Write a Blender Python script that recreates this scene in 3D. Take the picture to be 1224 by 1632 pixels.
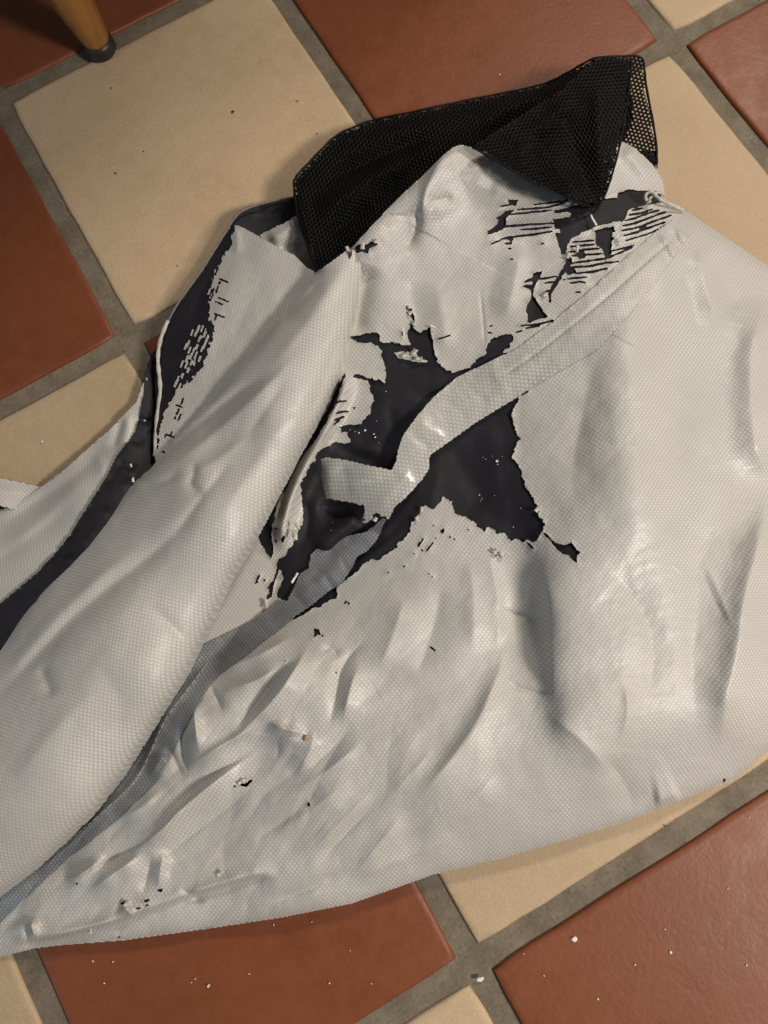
import bpy, bmesh, math, random
import numpy as np
from mathutils import Matrix, Vector

for o in list(bpy.data.objects):
    bpy.data.objects.remove(o)
scene = bpy.context.scene
COL = scene.collection
RNG = np.random.default_rng(7)
random.seed(7)

# ------------------------------------------------------------------ camera
P = 0.212                                   # tile pitch in metres
FPX = 1184.2                                # focal length, in pixels of the 1224x1632 photograph
CAM = np.array([0.23983, -1.29151, 2.08684]) * P
ROT = np.array([[0.86199124, 0.501562, -0.07353],
                [-0.50556561, 0.83998233, -0.19706117],
                [-0.0370745, 0.20703924, 0.97762991]])
cd = bpy.data.cameras.new('camera')
cam = bpy.data.objects.new('camera', cd)
COL.objects.link(cam)
m4 = Matrix(ROT.tolist()).to_4x4()
m4.translation = Vector(CAM.tolist())
cam.matrix_world = m4
cd.sensor_fit = 'VERTICAL'
cd.sensor_height = 36.0
cd.lens = FPX / 1632 * 36
cd.clip_start = 0.01
cd.clip_end = 50
scene.camera = cam
scene.render.resolution_x = 768
scene.render.resolution_y = 1024

# ------------------------------------------------------------------ light
world = bpy.data.worlds.new('World')
scene.world = world
world.use_nodes = True
bg = world.node_tree.nodes['Background']
bg.inputs[0].default_value = (0.97, 0.98, 1.0, 1)
bg.inputs[1].default_value = 0.07


def area(name, loc, target, size, power, col):
    l = bpy.data.lights.new(name, 'AREA')
    l.shape = 'DISK'
    l.size = size
    l.energy = power
    l.color = col
    o = bpy.data.objects.new(name, l)
    COL.objects.link(o)
    o.location = loc
    d = Vector(target) - Vector(loc)
    o.rotation_euler = d.to_track_quat('-Z', 'Y').to_euler()
    return o


TGT = (0.30 * P, -1.2 * P, 0)
area('ceiling_lamp', (1.36, 0.40, 1.42), TGT, 0.26, 14.5, (1.0, 0.895, 0.765))
area('second_lamp', (0.66, -0.98, 1.02), (.2, -.4, 0), 0.24, 15.0, (1.0, 0.915, 0.815))
area('cool_fill_light', (-1.6, -0.15, 0.9), TGT, 0.6, 3.0, (0.48, 0.74, 1.0))  # cool fill from the left for the bluish cloth, its source unseen

vs = scene.view_settings
vs.view_transform = 'Standard'
vs.look = 'None'
vs.exposure = 0.0
vs.gamma = 1.0
vs.use_curve_mapping = False


# ------------------------------------------------------------------ geometry helpers
def unproj(px, py, z):
    """photograph pixel + height above the floor -> world point"""
    px = np.asarray(px, float)
    py = np.asarray(py, float)
    z = np.asarray(z, float)
    d = np.stack([(px - 612) / FPX, -(py - 816) / FPX, -np.ones_like(px)], -1) @ ROT.T
    t = (z - CAM[2]) / d[..., 2]
    return CAM + d * t[..., None]


def at(px, py, z=0.0):
    return Vector(unproj(px, py, z).tolist())


def mesh_np(name, verts, faces, uv=None, smooth=True):
    """verts Nx3, faces Mx4 or Mx3 arrays"""
    me = bpy.data.meshes.new(name)
    nv, (nf, k) = len(verts), faces.shape
    me.vertices.add(nv)
    me.vertices.foreach_set('co', np.ascontiguousarray(verts, np.float32).ravel())
    me.loops.add(nf * k)
    me.loops.foreach_set('vertex_index', faces.astype(np.int32).ravel())
    me.polygons.add(nf)
    me.polygons.foreach_set('loop_start', (np.arange(nf) * k).astype(np.int32))
    me.polygons.foreach_set('loop_total', np.full(nf, k, np.int32))
    if uv is not None:
        l = me.uv_layers.new(name='UVMap')
        l.data.foreach_set('uv', np.ascontiguousarray(uv[faces.ravel()], np.float32).ravel())
    me.polygons.foreach_set('use_smooth', np.full(nf, smooth))
    me.update(calc_edges=True)
    me.validate()
    return me


def link(name, me, mat, parent=None):
    o = bpy.data.objects.new(name, me)
    if mat is not None:
        me.materials.append(mat)
    COL.objects.link(o)
    if parent is not None:
        o.parent = parent
    return o


def tag(o, label=None, cat=None, group=None, kind=None):
    if label: o['label'] = label
    if cat: o['category'] = cat
    if group: o['group'] = group
    if kind: o['kind'] = kind
    return o


# ---- distance fields in photograph-plane coordinates
def seg_d2(X, Y, a, b):
    dx, dy = b[0] - a[0], b[1] - a[1]
    L = dx * dx + dy * dy + 1e-9
    t = np.clip(((X - a[0]) * dx + (Y - a[1]) * dy) / L, 0, 1)
    ex, ey = X - a[0] - t * dx, Y - a[1] - t * dy
    return ex * ex + ey * ey, t, dx * (Y - a[1]) - dy * (X - a[0])


def window(X, Y, pts, pad):
    p = np.asarray(pts, float)
    x0, y0 = p.min(0) - pad
    x1, y1 = p.max(0) + pad
    return (X >= x0) & (X <= x1) & (Y >= y0) & (Y <= y1)


def sdf(X, Y, poly, pad=30, far=60.0):
    out = np.full(X.shape, far)
    m = window(X, Y, poly, pad)
    if not m.any():
        return out
    x, y = X[m], Y[m]
    d2 = np.full(x.shape, 1e12)
    ins = np.zeros(x.shape, bool)
    n = len(poly)
    for i in range(n):
        a, b = poly[i], poly[(i + 1) % n]
        q, _, _ = seg_d2(x, y, a, b)
        d2 = np.minimum(d2, q)
        if a[1] != b[1]:
            c = ((a[1] > y) != (b[1] > y)) & (x < (b[0] - a[0]) * (y - a[1]) / (b[1] - a[1]) + a[0])
            ins ^= c
    d = np.sqrt(d2)
    out[m] = np.where(ins, -d, d)
    return out


def line_d(X, Y, pts):
    """unsigned distance, signed side, parameter 0..1 along a polyline"""
    L = [math.dist(pts[i], pts[i + 1]) for i in range(len(pts) - 1)]
    tot = sum(L)
    best = np.full(X.shape, 1e12)
    side = np.zeros(X.shape)
    par = np.zeros(X.shape)
    acc = 0
    for i in range(len(pts) - 1):
        q, t, s = seg_d2(X, Y, pts[i], pts[i + 1])
        m = q < best
        best[m] = q[m]
        side[m] = s[m]
        par[m] = (acc + t[m] * L[i]) / tot
        acc += L[i]
    return np.sqrt(best), side, par


def sst(a, b, x):
    t = np.clip((x - a) / (b - a), 0, 1)
    return t * t * (3 - 2 * t)


def chaikin(pts, n=2):
    for _ in range(n):
        q = [pts[0]]
        for a, b in zip(pts[:-1], pts[1:]):
            q.append((a[0] * .75 + b[0] * .25, a[1] * .75 + b[1] * .25))
            q.append((a[0] * .25 + b[0] * .75, a[1] * .25 + b[1] * .75))
        q.append(pts[-1])
        pts = q
    return pts


def wrinkle(Z, X, Y, pts, a, wl, wr=None, p=1.5, taper=0.3, step=False, rnd=.14):
    """add a fold along a polyline. a in mm; widths in px (left, right of the walking direction);
    step=True raises the right-hand side instead"""
    wr = wl if wr is None else wr
    pts = chaikin(pts) if len(pts) > 2 else pts
    D = 5.5 * max(wl, wr)
    pad = 2.4 * D if step else 3.2 * max(wl, wr)
    m = window(X, Y, pts, pad)
    x, y = X[m], Y[m]
    d, s, t = line_d(x, y, pts)
    f = sst(0, taper, t) * sst(0, taper, 1 - t) if taper > 0 else 1.0
    w = np.where(s > 0, wr, wl)
    if step:
        sd = np.where(s > 0, d, -d)
        prof = 0.5 * np.tanh(sd / w) * np.exp(-(d / D) ** 2)
    else:
        prof = np.exp(-(np.sqrt(d * d + 1.0 + (rnd * w) ** 2) / w) ** p)
    Z[m] += a * 1e-3 * f * prof


def vnoise(X, Y, sx, sy, seed, ang=0.0):
    r = np.random.default_rng(seed)
    g = r.uniform(-1, 1, (257, 257))
    c, s = math.cos(ang), math.sin(ang)
    u = ((X * c + Y * s) / sx) % 256
    v = ((-X * s + Y * c) / sy) % 256
    iu, iv = u.astype(int), v.astype(int)
    fu, fv = u - iu, v - iv
    fu = fu * fu * (3 - 2 * fu)
    fv = fv * fv * (3 - 2 * fv)
    return (g[iu, iv] * (1 - fu) * (1 - fv) + g[iu + 1, iv] * fu * (1 - fv)
            + g[iu, iv + 1] * (1 - fu) * fv + g[iu + 1, iv + 1] * fu * fv)


def blocky(X, Y, sx, sy, seed, ang=0.0):
    r = np.random.default_rng(seed)
    g = r.uniform(-1, 1, (256, 256))
    c, s = math.cos(ang), math.sin(ang)
    u = np.floor((X * c + Y * s) / sx).astype(int) % 256
    v = np.floor((-X * s + Y * c) / sy).astype(int) % 256
    return g[u, v]


def worley(X, Y, sx, sy, seed, ang=0.0):
    r = np.random.default_rng(seed)
    jx, jy = r.uniform(0, 1, (128, 128)), r.uniform(0, 1, (128, 128))
    c, s = math.cos(ang), math.sin(ang)
    u, v = (X * c + Y * s) / sx + 40, (-X * s + Y * c) / sy + 40
    iu, iv = np.floor(u).astype(int), np.floor(v).astype(int)
    f1 = np.full(X.shape, 9.0)
    f2 = np.full(X.shape, 9.0)
    for a in (-1, 0, 1):
        for b in (-1, 0, 1):
            p, q = iu + a, iv + b
            d = np.hypot(p + jx[p % 128, q % 128] - u, q + jy[p % 128, q % 128] - v)
            f2 = np.minimum(f2, np.maximum(f1, d))
            f1 = np.minimum(f1, d)
    return f1, f2


def tps(ctrl, smooth=0.0):
    c = np.array(ctrl, float)
    xy, z = c[:, :2] / 500.0, c[:, 2] / 100.0
    n = len(c)
    r2 = ((xy[:, None] - xy[None]) ** 2).sum(-1)
    K = 0.5 * r2 * np.log(r2 + 1e-12) + smooth * np.eye(n)
    A = np.zeros((n + 3, n + 3))
    A[:n, :n] = K
    A[:n, n] = 1
    A[:n, n + 1:] = xy
    A[n, :n] = 1
    A[n + 1:, :n] = xy.T
    w = np.linalg.solve(A, np.concatenate([z, np.zeros(3)]))

    def f(X, Y):
        X, Y = np.asarray(X) / 500.0, np.asarray(Y) / 500.0
        out = w[n] + w[n + 1] * X + w[n + 2] * Y
        for i in range(n):
            q = (X - xy[i, 0]) ** 2 + (Y - xy[i, 1]) ** 2
            out = out + w[i] * 0.5 * q * np.log(q + 1e-12)
        return out
    return f


class Sheet:
    """a cloth sheet on a regular grid: heights first, then outline and holes, then a mesh"""
    def __init__(s, x0, x1, y0, y1, step):
        s.step = step
        s.xs = np.arange(x0, x1 + step * .5, step)
        s.ys = np.arange(y0, y1 + step * .5, step)
        s.X, s.Y = np.meshgrid(s.xs, s.ys)
        s.Z = np.zeros_like(s.X)

    def base(s, ctrl, smooth=0.0):
        f = tps(ctrl, smooth)
        k = 8
        cx = np.arange(s.xs[0], s.xs[-1] + 8 * k, 8.0)
        cy = np.arange(s.ys[0], s.ys[-1] + 8 * k, 8.0)
        G = f(*np.meshgrid(cx, cy))
        s.Z = s.Z + bil(G, cx[0], cy[0], 8.0, s.X, s.Y)

    def fold(s, pts, a, wl, wr=None, **k):
        wrinkle(s.Z, s.X, s.Y, pts, a, wl, wr, **k)

    def at(s, X, Y):
        return bil(s.Z, s.xs[0], s.ys[0], s.step, X, Y)

    def uv(s, ang, Wd):
        ca, sa = math.cos(-.52), math.sin(-.52)      # photograph's horizontal in plan
        U, V = Wd[..., 0] * ca + Wd[..., 1] * sa, -Wd[..., 0] * sa + Wd[..., 1] * ca
        c, sn = math.cos(ang), math.sin(ang)
        return np.stack([U * c + V * sn, -U * sn + V * c], -1)

    def build(s, name, S, mat, parent, ang=0.0, snap=True, dz=0.0):
        """S: field, negative where there is cloth"""
        X, Y, Z = s.X.copy(), s.Y.copy(), s.Z.copy()
        Wd = unproj(X, Y, Z)
        UV = s.uv(ang, Wd)
        if snap:
            gy, gx = np.gradient(S, s.step)
            g2 = np.maximum(gx * gx + gy * gy, 0.15)
            m = (np.abs(S) < 0.62 * s.step)
            mx = np.clip(-S * gx / g2, -.6 * s.step, .6 * s.step) * m
            my = np.clip(-S * gy / g2, -.6 * s.step, .6 * s.step) * m
            zy, zx = np.gradient(Z, s.step)
            X += mx
            Y += my
            Z += zx * mx + zy * my
            ok = (S <= 0) | m
        else:
            ok = S <= 0
        V = unproj(X, Y, Z + dz)
        ny, nx = X.shape
        idx = np.arange(ny * nx).reshape(ny, nx)
        q = np.stack([idx[1:, :-1], idx[1:, 1:], idx[:-1, 1:], idx[:-1, :-1]], -1).reshape(-1, 4)
        okf = ok.ravel()[q].all(1)
        # a cell whose middle is outside is dropped
        Sm = S.ravel()[q].mean(1)
        q = q[okf & (Sm <= 0.15 * s.step)]
        used = np.zeros(ny * nx, bool)
        used[q.ravel()] = True
        rem = np.cumsum(used) - 1
        me = mesh_np(name, V.reshape(-1, 3)[used], rem[q], UV.reshape(-1, 2)[used])
        return link(name, me, mat, parent)


def bil(G, x0, y0, st, X, Y):
    u = np.clip((np.asarray(X) - x0) / st, 0, G.shape[1] - 1.001)
    v = np.clip((np.asarray(Y) - y0) / st, 0, G.shape[0] - 1.001)
    i, j = u.astype(int), v.astype(int)
    fu, fv = u - i, v - j
    return (G[j, i] * (1 - fu) * (1 - fv) + G[j, i + 1] * fu * (1 - fv)
            + G[j + 1, i] * (1 - fu) * fv + G[j + 1, i + 1] * fu * fv)


# ------------------------------------------------------------------ materials
def mat_new(name):
    m = bpy.data.materials.new(name)
    m.use_nodes = True
    nt = m.node_tree
    b = nt.nodes['Principled BSDF']
    return m, nt, b


def nd(nt, typ, **kw):
    n = nt.nodes.new(typ)
    for k, v in kw.items():
        setattr(n, k, v)
    return n


def math_n(nt, op, a, b=None, c=None):
    n = nt.nodes.new('ShaderNodeMath')
    n.operation = op
    for i, v in enumerate((a, b, c)):
        if v is None:
            continue
        if isinstance(v, (int, float)):
            n.inputs[i].default_value = v
        else:
            nt.links.new(v, n.inputs[i])
    return n.outputs[0]


def mixc(nt, fac, a, b, blend='MIX'):
    n = nt.nodes.new('ShaderNodeMix')
    n.data_type = 'RGBA'
    n.blend_type = blend
    for sock, v in ((n.inputs[0], fac), (n.inputs[6], a), (n.inputs[7], b)):
        if isinstance(v, (int, float)):
            sock.default_value = v
        elif isinstance(v, tuple):
            sock.default_value = (*v, 1)
        else:
            nt.links.new(v, sock)
    return n.outputs[2]


def noise(nt, vec, scale, detail=3, rough=.55):
    n = nt.nodes.new('ShaderNodeTexNoise')
    n.inputs['Scale'].default_value = scale
    n.inputs['Detail'].default_value = detail
    n.inputs['Roughness'].default_value = rough
    if vec is not None:
        nt.links.new(vec, n.inputs['Vector'])
    return n.outputs['Fac']


def ramp(nt, fac, lo, hi, a=0.0, b=1.0):
    n = nt.nodes.new('ShaderNodeMapRange')
    n.inputs[1].default_value = lo
    n.inputs[2].default_value = hi
    n.inputs[3].default_value = a
    n.inputs[4].default_value = b
    nt.links.new(fac, n.inputs[0])
    return n.outputs[0]


def silver(name, dot, gap, pu=0.0024, pv=0.00145, rough=0.41, metal=0.0, line=0.16, coat=0.0, bump=0.12):
    """coated ripstop cloth: offset rows of pale dots between dark threads"""
    m, nt, b = mat_new(name)
    L = nt.links.new
    uv = nd(nt, 'ShaderNodeUVMap').outputs[0]
    # slight waviness of the weave
    nv = nd(nt, 'ShaderNodeTexNoise')
    nv.inputs['Scale'].default_value = 55
    L(uv, nv.inputs['Vector'])
    sub = nd(nt, 'ShaderNodeVectorMath', operation='MULTIPLY_ADD')
    L(nv.outputs['Color'], sub.inputs[0])
    sub.inputs[1].default_value = (.0009, .0009, 0)
    L(uv, sub.inputs[2])
    sep = nd(nt, 'ShaderNodeSeparateXYZ')
    L(sub.outputs[0], sep.inputs[0])
    v = math_n(nt, 'DIVIDE', sep.outputs[1], pv)
    row = math_n(nt, 'FLOOR', v)
    half = math_n(nt, 'MULTIPLY', math_n(nt, 'FLOORED_MODULO', row, 2.0), 0.5)
    u = math_n(nt, 'ADD', math_n(nt, 'DIVIDE', sep.outputs[0], pu), half)
    fu = math_n(nt, 'SUBTRACT', math_n(nt, 'FRACT', u), 0.5)
    fv = math_n(nt, 'SUBTRACT', math_n(nt, 'FRACT', v), 0.5)
    fw = math_n(nt, 'MULTIPLY', fv, pv / pu)
    d = math_n(nt, 'SQRT', math_n(nt, 'ADD', math_n(nt, 'MULTIPLY', fu, fu),
                                  math_n(nt, 'MULTIPLY', fw, fw)))
    dots = ramp(nt, d, 0.36, 0.16)
    # dark thread outline between cells
    e = math_n(nt, 'MAXIMUM', math_n(nt, 'ABSOLUTE', fv),
               math_n(nt, 'ABSOLUTE', fu))
    ln = ramp(nt, e, 0.40, 0.49)
    big = noise(nt, uv, 14, 4, .6)
    fine = noise(nt, uv, 900, 2, .5)
    wear = ramp(nt, noise(nt, uv, 26, 4, .65), .35, .65, .45, 1.1)
    c = mixc(nt, math_n(nt, 'MULTIPLY', dots, wear), gap, dot)
    c = mixc(nt, math_n(nt, 'MULTIPLY', ln, line), c, tuple(g * .35 for g in gap))
    c = mixc(nt, ramp(nt, big, .45, .8, 0.0, .30), c, tuple(g * k for g, k in zip(gap, (.86, .80, .70))))
    sm = noise(nt, uv, 42, 5, .7)
    c = mixc(nt, ramp(nt, sm, .60, .78, 0.0, .35), c, tuple(g * .72 for g in gap))
    c = mixc(nt, ramp(nt, fine, .35, .7, 0.0, .10), c, (0.25, 0.24, 0.23))
    L(c, b.inputs['Base Color'])
    b.inputs['Metallic'].default_value = metal
    L(ramp(nt, big, .3, .7, rough - .06, rough + .08), b.inputs['Roughness'])
    b.inputs['Specular IOR Level'].default_value = 0.45
    b.inputs['Coat Weight'].default_value = coat
    b.inputs['Coat Roughness'].default_value = 0.22
    h = math_n(nt, 'SUBTRACT', dots, math_n(nt, 'MULTIPLY', ln, .6))
    crk = noise(nt, uv, 120, 5, .65)
    h = math_n(nt, 'ADD', h, math_n(nt, 'MULTIPLY', crk, 1.0))
    # sharp hairline creases of the stiff film
    wv = nd(nt, 'ShaderNodeVectorMath', operation='MULTIPLY_ADD')
    L(nv.outputs['Color'], wv.inputs[0])
    wv.inputs[1].default_value = (.012, .012, 0)
    mp = nd(nt, 'ShaderNodeMapping')
    mp.inputs['Rotation'].default_value = (0, 0, .9)
    mp.inputs['Scale'].default_value = (1, 2.4, 1)
    L(uv, mp.inputs[0])
    L(mp.outputs[0], wv.inputs[2])
    vr = nd(nt, 'ShaderNodeTexVoronoi', feature='DISTANCE_TO_EDGE')
    vr.inputs['Scale'].default_value = 17
    L(wv.outputs[0], vr.inputs['Vector'])
    msk = ramp(nt, noise(nt, uv, 20, 3, .6), .46, .62)
    cr = math_n(nt, 'MULTIPLY', ramp(nt, vr.outputs['Distance'], 0.0, .10, -1, 0), msk)
    h = math_n(nt, 'ADD', h, math_n(nt, 'MULTIPLY', cr, 3.2))
    bp = nd(nt, 'ShaderNodeBump')
    bp.inputs['Strength'].default_value = bump
    bp.inputs['Distance'].default_value = 0.0004
    L(h, bp.inputs['Height'])
    L(bp.outputs[0], b.inputs['Normal'])
    return m


M_SHELL = silver('silver_cloth', (0.675, 0.656, 0.622), (0.495, 0.48, 0.455))
M_TAPE = silver('silver_tape', (0.72, 0.71, 0.67), (0.53, 0.525, 0.495), pu=.0028, pv=.0019,
                rough=.28, metal=.08, line=.40, coat=.45, bump=.07)
M_TAPE2 = silver('seam_tape_shaded_grey', (0.34, 0.355, 0.37), (0.20, 0.212, 0.225), rough=.40, metal=.1, line=.4, coat=.0)  # grey tape, its colour darkened for the shade of the valley it lies in


def simple(name, col, rough=.5, metal=0.0, nscale=300, namp=.25, bump=.2, spec=.5, dist=.0003):
    m, nt, b = mat_new(name)
    tc = nd(nt, 'ShaderNodeTexCoord').outputs['Object']
    f = noise(nt, tc, nscale, 4, .6)
    c = mixc(nt, ramp(nt, f, .3, .7), tuple(x * (1 - namp) for x in col), tuple(min(1, x * (1 + namp)) for x in col))
    nt.links.new(c, b.inputs['Base Color'])
    b.inputs['Roughness'].default_value = rough
    b.inputs['Metallic'].default_value = metal
    b.inputs['Specular IOR Level'].default_value = spec
    bp = nd(nt, 'ShaderNodeBump')
    bp.inputs['Strength'].default_value = bump
    bp.inputs['Distance'].default_value = dist
    nt.links.new(f, bp.inputs['Height'])
    nt.links.new(bp.outputs[0], b.inputs['Normal'])
    return m


def lining_mat():
    m, nt, b = mat_new('dark_lining')
    uv = nd(nt, 'ShaderNodeUVMap').outputs[0]
    sep = nd(nt, 'ShaderNodeSeparateXYZ')
    nt.links.new(uv, sep.inputs[0])
    rib = math_n(nt, 'SINE', math_n(nt, 'MULTIPLY', sep.outputs[1], 2 * math.pi / 0.0023))
    f = noise(nt, uv, 40, 3, .5)
    c = mixc(nt, ramp(nt, f, .3, .7), (0.014, 0.0132, 0.0175), (0.021, 0.0198, 0.026))
    nt.links.new(c, b.inputs['Base Color'])
    b.inputs['Roughness'].default_value = .6
    b.inputs['Specular IOR Level'].default_value = .25
    bp = nd(nt, 'ShaderNodeBump')
    bp.inputs['Strength'].default_value = .25
    bp.inputs['Distance'].default_value = .0003
    nt.links.new(math_n(nt, 'ADD', math_n(nt, 'MULTIPLY', rib, .25), math_n(nt, 'MULTIPLY', f, 3)), bp.inputs['Height'])
    nt.links.new(bp.outputs[0], b.inputs['Normal'])
    return m


M_LINING = lining_mat()
M_MESH = simple('black_mesh', (0.0028, 0.0028, 0.0034), rough=.55, nscale=700, bump=.3, spec=.17)
M_EDGE = simple('pale_piping', (0.52, 0.49, 0.43), rough=.5, nscale=250)
M_GREY = simple('grey_piping', (0.16, 0.165, 0.16), rough=.5, nscale=250)
M_FLAKE = simple('white_flake', (0.78, 0.76, 0.72), rough=.6, nscale=500)
M_THREAD = simple('pale_thread', (0.55, 0.56, 0.56), rough=.5, nscale=900)
M_RUBBER = simple('black_rubber', (0.02, 0.017, 0.015), rough=.45, nscale=120)
M_GRIT = simple('dark_grit', (0.03, 0.022, 0.015), rough=.8, nscale=400)


def tile_mat(name, col, dark, light, rough, speck, bump, grain):
    m, nt, b = mat_new(name)
    L = nt.links.new
    geo = nd(nt, 'ShaderNodeNewGeometry').outputs['Position']
    oi = nd(nt, 'ShaderNodeObjectInfo').outputs['Random']
    big = noise(nt, geo, 11, 4, .6)
    mid = noise(nt, geo, 70, 5, .65)
    fine = noise(nt, geo, grain, 3, .6)
    c = mixc(nt, ramp(nt, big, .32, .68), col, dark)
    c = mixc(nt, ramp(nt, mid, .35, .75, 0, .55), c, light)
    c = mixc(nt, ramp(nt, fine, .52, .72, 0, speck), c, dark)
    c = mixc(nt, ramp(nt, fine, .46, .30, 0, speck), c, light)
    hs = nd(nt, 'ShaderNodeHueSaturation')
    L(c, hs.inputs['Color'])
    L(ramp(nt, oi, 0, 1, .90, 1.08), hs.inputs['Value'])
    # dark pits
    vo = nd(nt, 'ShaderNodeTexVoronoi')
    vo.inputs['Scale'].default_value = 38
    L(geo, vo.inputs['Vector'])
    rs = nd(nt, 'ShaderNodeSeparateColor')
    L(vo.outputs['Color'], rs.inputs[0])
    pit = math_n(nt, 'MULTIPLY', ramp(nt, vo.outputs['Distance'], .045, .02), ramp(nt, rs.outputs[0], .80, .84))
    c = mixc(nt, math_n(nt, 'MULTIPLY', pit, .65), hs.outputs[0], (.09, .055, .03))
    L(c, b.inputs['Base Color'])
    L(ramp(nt, mid, .3, .7, rough - .07, rough + .08), b.inputs['Roughness'])
    b.inputs['Specular IOR Level'].default_value = .4
    h = math_n(nt, 'ADD', math_n(nt, 'MULTIPLY', mid, 2.0), math_n(nt, 'MULTIPLY', fine, .8))
    bp = nd(nt, 'ShaderNodeBump')
    bp.inputs['Strength'].default_value = bump
    bp.inputs['Distance'].default_value = .0006
    L(h, bp.inputs['Height'])
    L(bp.outputs[0], b.inputs['Normal'])
    return m


M_BEIGE = tile_mat('beige_quarry_tile', (0.52, 0.385, 0.245), (0.45, 0.322, 0.195), (0.58, 0.44, 0.295), .62, .75, .35, 640)
M_RED = tile_mat('red_quarry_tile', (0.208, 0.060, 0.023), (0.168, 0.048, 0.018), (0.235, 0.073, 0.031), .47, .35, .3, 340)


def grout_mat():
    m, nt, b = mat_new('grey_grout')
    L = nt.links.new
    geo = nd(nt, 'ShaderNodeNewGeometry').outputs['Position']
    a = noise(nt, geo, 60, 6, .7)
    f = noise(nt, geo, 480, 3, .6)
    c = mixc(nt, ramp(nt, a, .3, .7), (0.125, 0.099, 0.069), (0.23, 0.188, 0.135))
    c = mixc(nt, ramp(nt, f, .6, .75, 0, .5), c, (0.30, 0.27, 0.22))
    c = mixc(nt, ramp(nt, f, .40, .28, 0, .5), c, (0.05, 0.042, 0.032))
    L(c, b.inputs['Base Color'])
    b.inputs['Roughness'].default_value = .85
    bp = nd(nt, 'ShaderNodeBump')
    bp.inputs['Strength'].default_value = .6
    bp.inputs['Distance'].default_value = .0012
    L(math_n(nt, 'ADD', a, math_n(nt, 'MULTIPLY', f, .5)), bp.inputs['Height'])
    L(bp.outputs[0], b.inputs['Normal'])
    return m


M_GROUT = grout_mat()


def wood_mat():
    m, nt, b = mat_new('varnished_wood')
    L = nt.links.new
    tc = nd(nt, 'ShaderNodeTexCoord').outputs['Object']
    mp = nd(nt, 'ShaderNodeMapping')
    mp.inputs['Scale'].default_value = (90, 90, 9)
    L(tc, mp.inputs[0])
    f = noise(nt, mp.outputs[0], 1.0, 5, .6)
    g = noise(nt, tc, 60, 3, .5)
    c = mixc(nt, ramp(nt, f, .3, .7), (0.36, 0.165, 0.040), (0.22, 0.085, 0.018))
    c = mixc(nt, ramp(nt, g, .58, .75, 0, .6), c, (0.10, 0.04, 0.012))
    L(c, b.inputs['Base Color'])
    b.inputs['Roughness'].default_value = .33
    b.inputs['Coat Weight'].default_value = .3
    b.inputs['Coat Roughness'].default_value = .2
    return m


M_WOOD = wood_mat()

# ------------------------------------------------------------------ floor: grout bed and tiles
bm = bmesh.new()
S = 9 * P
n = 60
for j in range(n + 1):
    for i in range(n + 1):
        bm.verts.new(((i / n * 2 - 1) * S, (j / n * 2 - 1) * S, -0.0022 + random.uniform(-.0004, .0004)))
bm.verts.ensure_lookup_table()
for j in range(n):
    for i in range(n):
        k = j * (n + 1) + i
        bm.faces.new([bm.verts[k], bm.verts[k + 1], bm.verts[k + n + 2], bm.verts[k + n + 1]])
me = bpy.data.meshes.new('floor')
bm.to_mesh(me)
bm.free()
floor = tag(link('floor', me, M_GROUT), 'brown grey grout bed of the checkered tile floor', None, None, 'structure')
for p in me.polygons: p.use_smooth = True


def tile_mesh(seed):
    """a pressed clay tile: slightly uneven arris, rounded shoulders"""
    r = random.Random(seed)
    h = P * (1 - 0.0605) / 2
    top, loops = 0.0, []
    ns = 14
    ring0 = []
    for side in range(4):
        for k in range(ns):
            t = -1 + 2 * k / ns
            c = 1 - .0009 / h if k else 1 - .0016 / h
            p = [(t, -1), (1, t), (-t, 1), (-1, -t)][side]
            ring0.append((p[0] * h, p[1] * h, 0 if k else 1))
    N = len(ring0)
    bm = bmesh.new()
    jit = [r.uniform(-.00035, .00035) for _ in range(N)]
    prof = [(0.0, -.011), (0.0, -.0016), (.0006, -.0006), (.0016, -.0001), (.004, 0.0)]
    rings = []
    for ins, z in prof:
        ring = []
        for i, (x, y, corner) in enumerate(ring0):
            f = 1 - (ins + jit[i] + (.0009 if corner else 0)) / h
            ring.append(bm.verts.new((x * f, y * f, z)))
        rings.append(ring)
    for a, b in zip(rings[:-1], rings[1:]):
        for i in range(N):
            bm.faces.new([a[i], a[(i + 1) % N], b[(i + 1) % N], b[i]])
    bm.faces.new(rings[-1])
    for f in bm.faces:
        f.smooth = True
    me = bpy.data.meshes.new('tile')
    bm.to_mesh(me)
    bm.free()
    return me


TM = {}
for c, mt in ((0, M_BEIGE), (1, M_RED)):
    for k in range(3):
        TM[c, k] = tile_mesh(11 * c + k)
        TM[c, k].materials.append(mt)
for i in range(-6, 8):
    for j in range(-6, 8):
        c = 0 if (i + j) % 2 != 0 else 1
        # tile (0,-1) beige, (0,0) red
        o = bpy.data.objects.new('tile', TM[c, random.randrange(3)])
        COL.objects.link(o)
        o.parent = floor
        o.location = ((i + .5) * P, -(j + .5) * P, random.uniform(-.0004, .0004))
        o.rotation_euler = (random.uniform(-.002, .002), random.uniform(-.002, .002),
                            random.choice((0, 1, 2, 3)) * math.pi / 2)

# ------------------------------------------------------------------ the torn cover
cover = bpy.data.objects.new('torn_cover', None)
COL.objects.link(cover)
cover.empty_display_size = .05
tag(cover, 'crumpled silver fabric cover with flaking coating, dark torn holes and black mesh', 'fabric cover')

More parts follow.
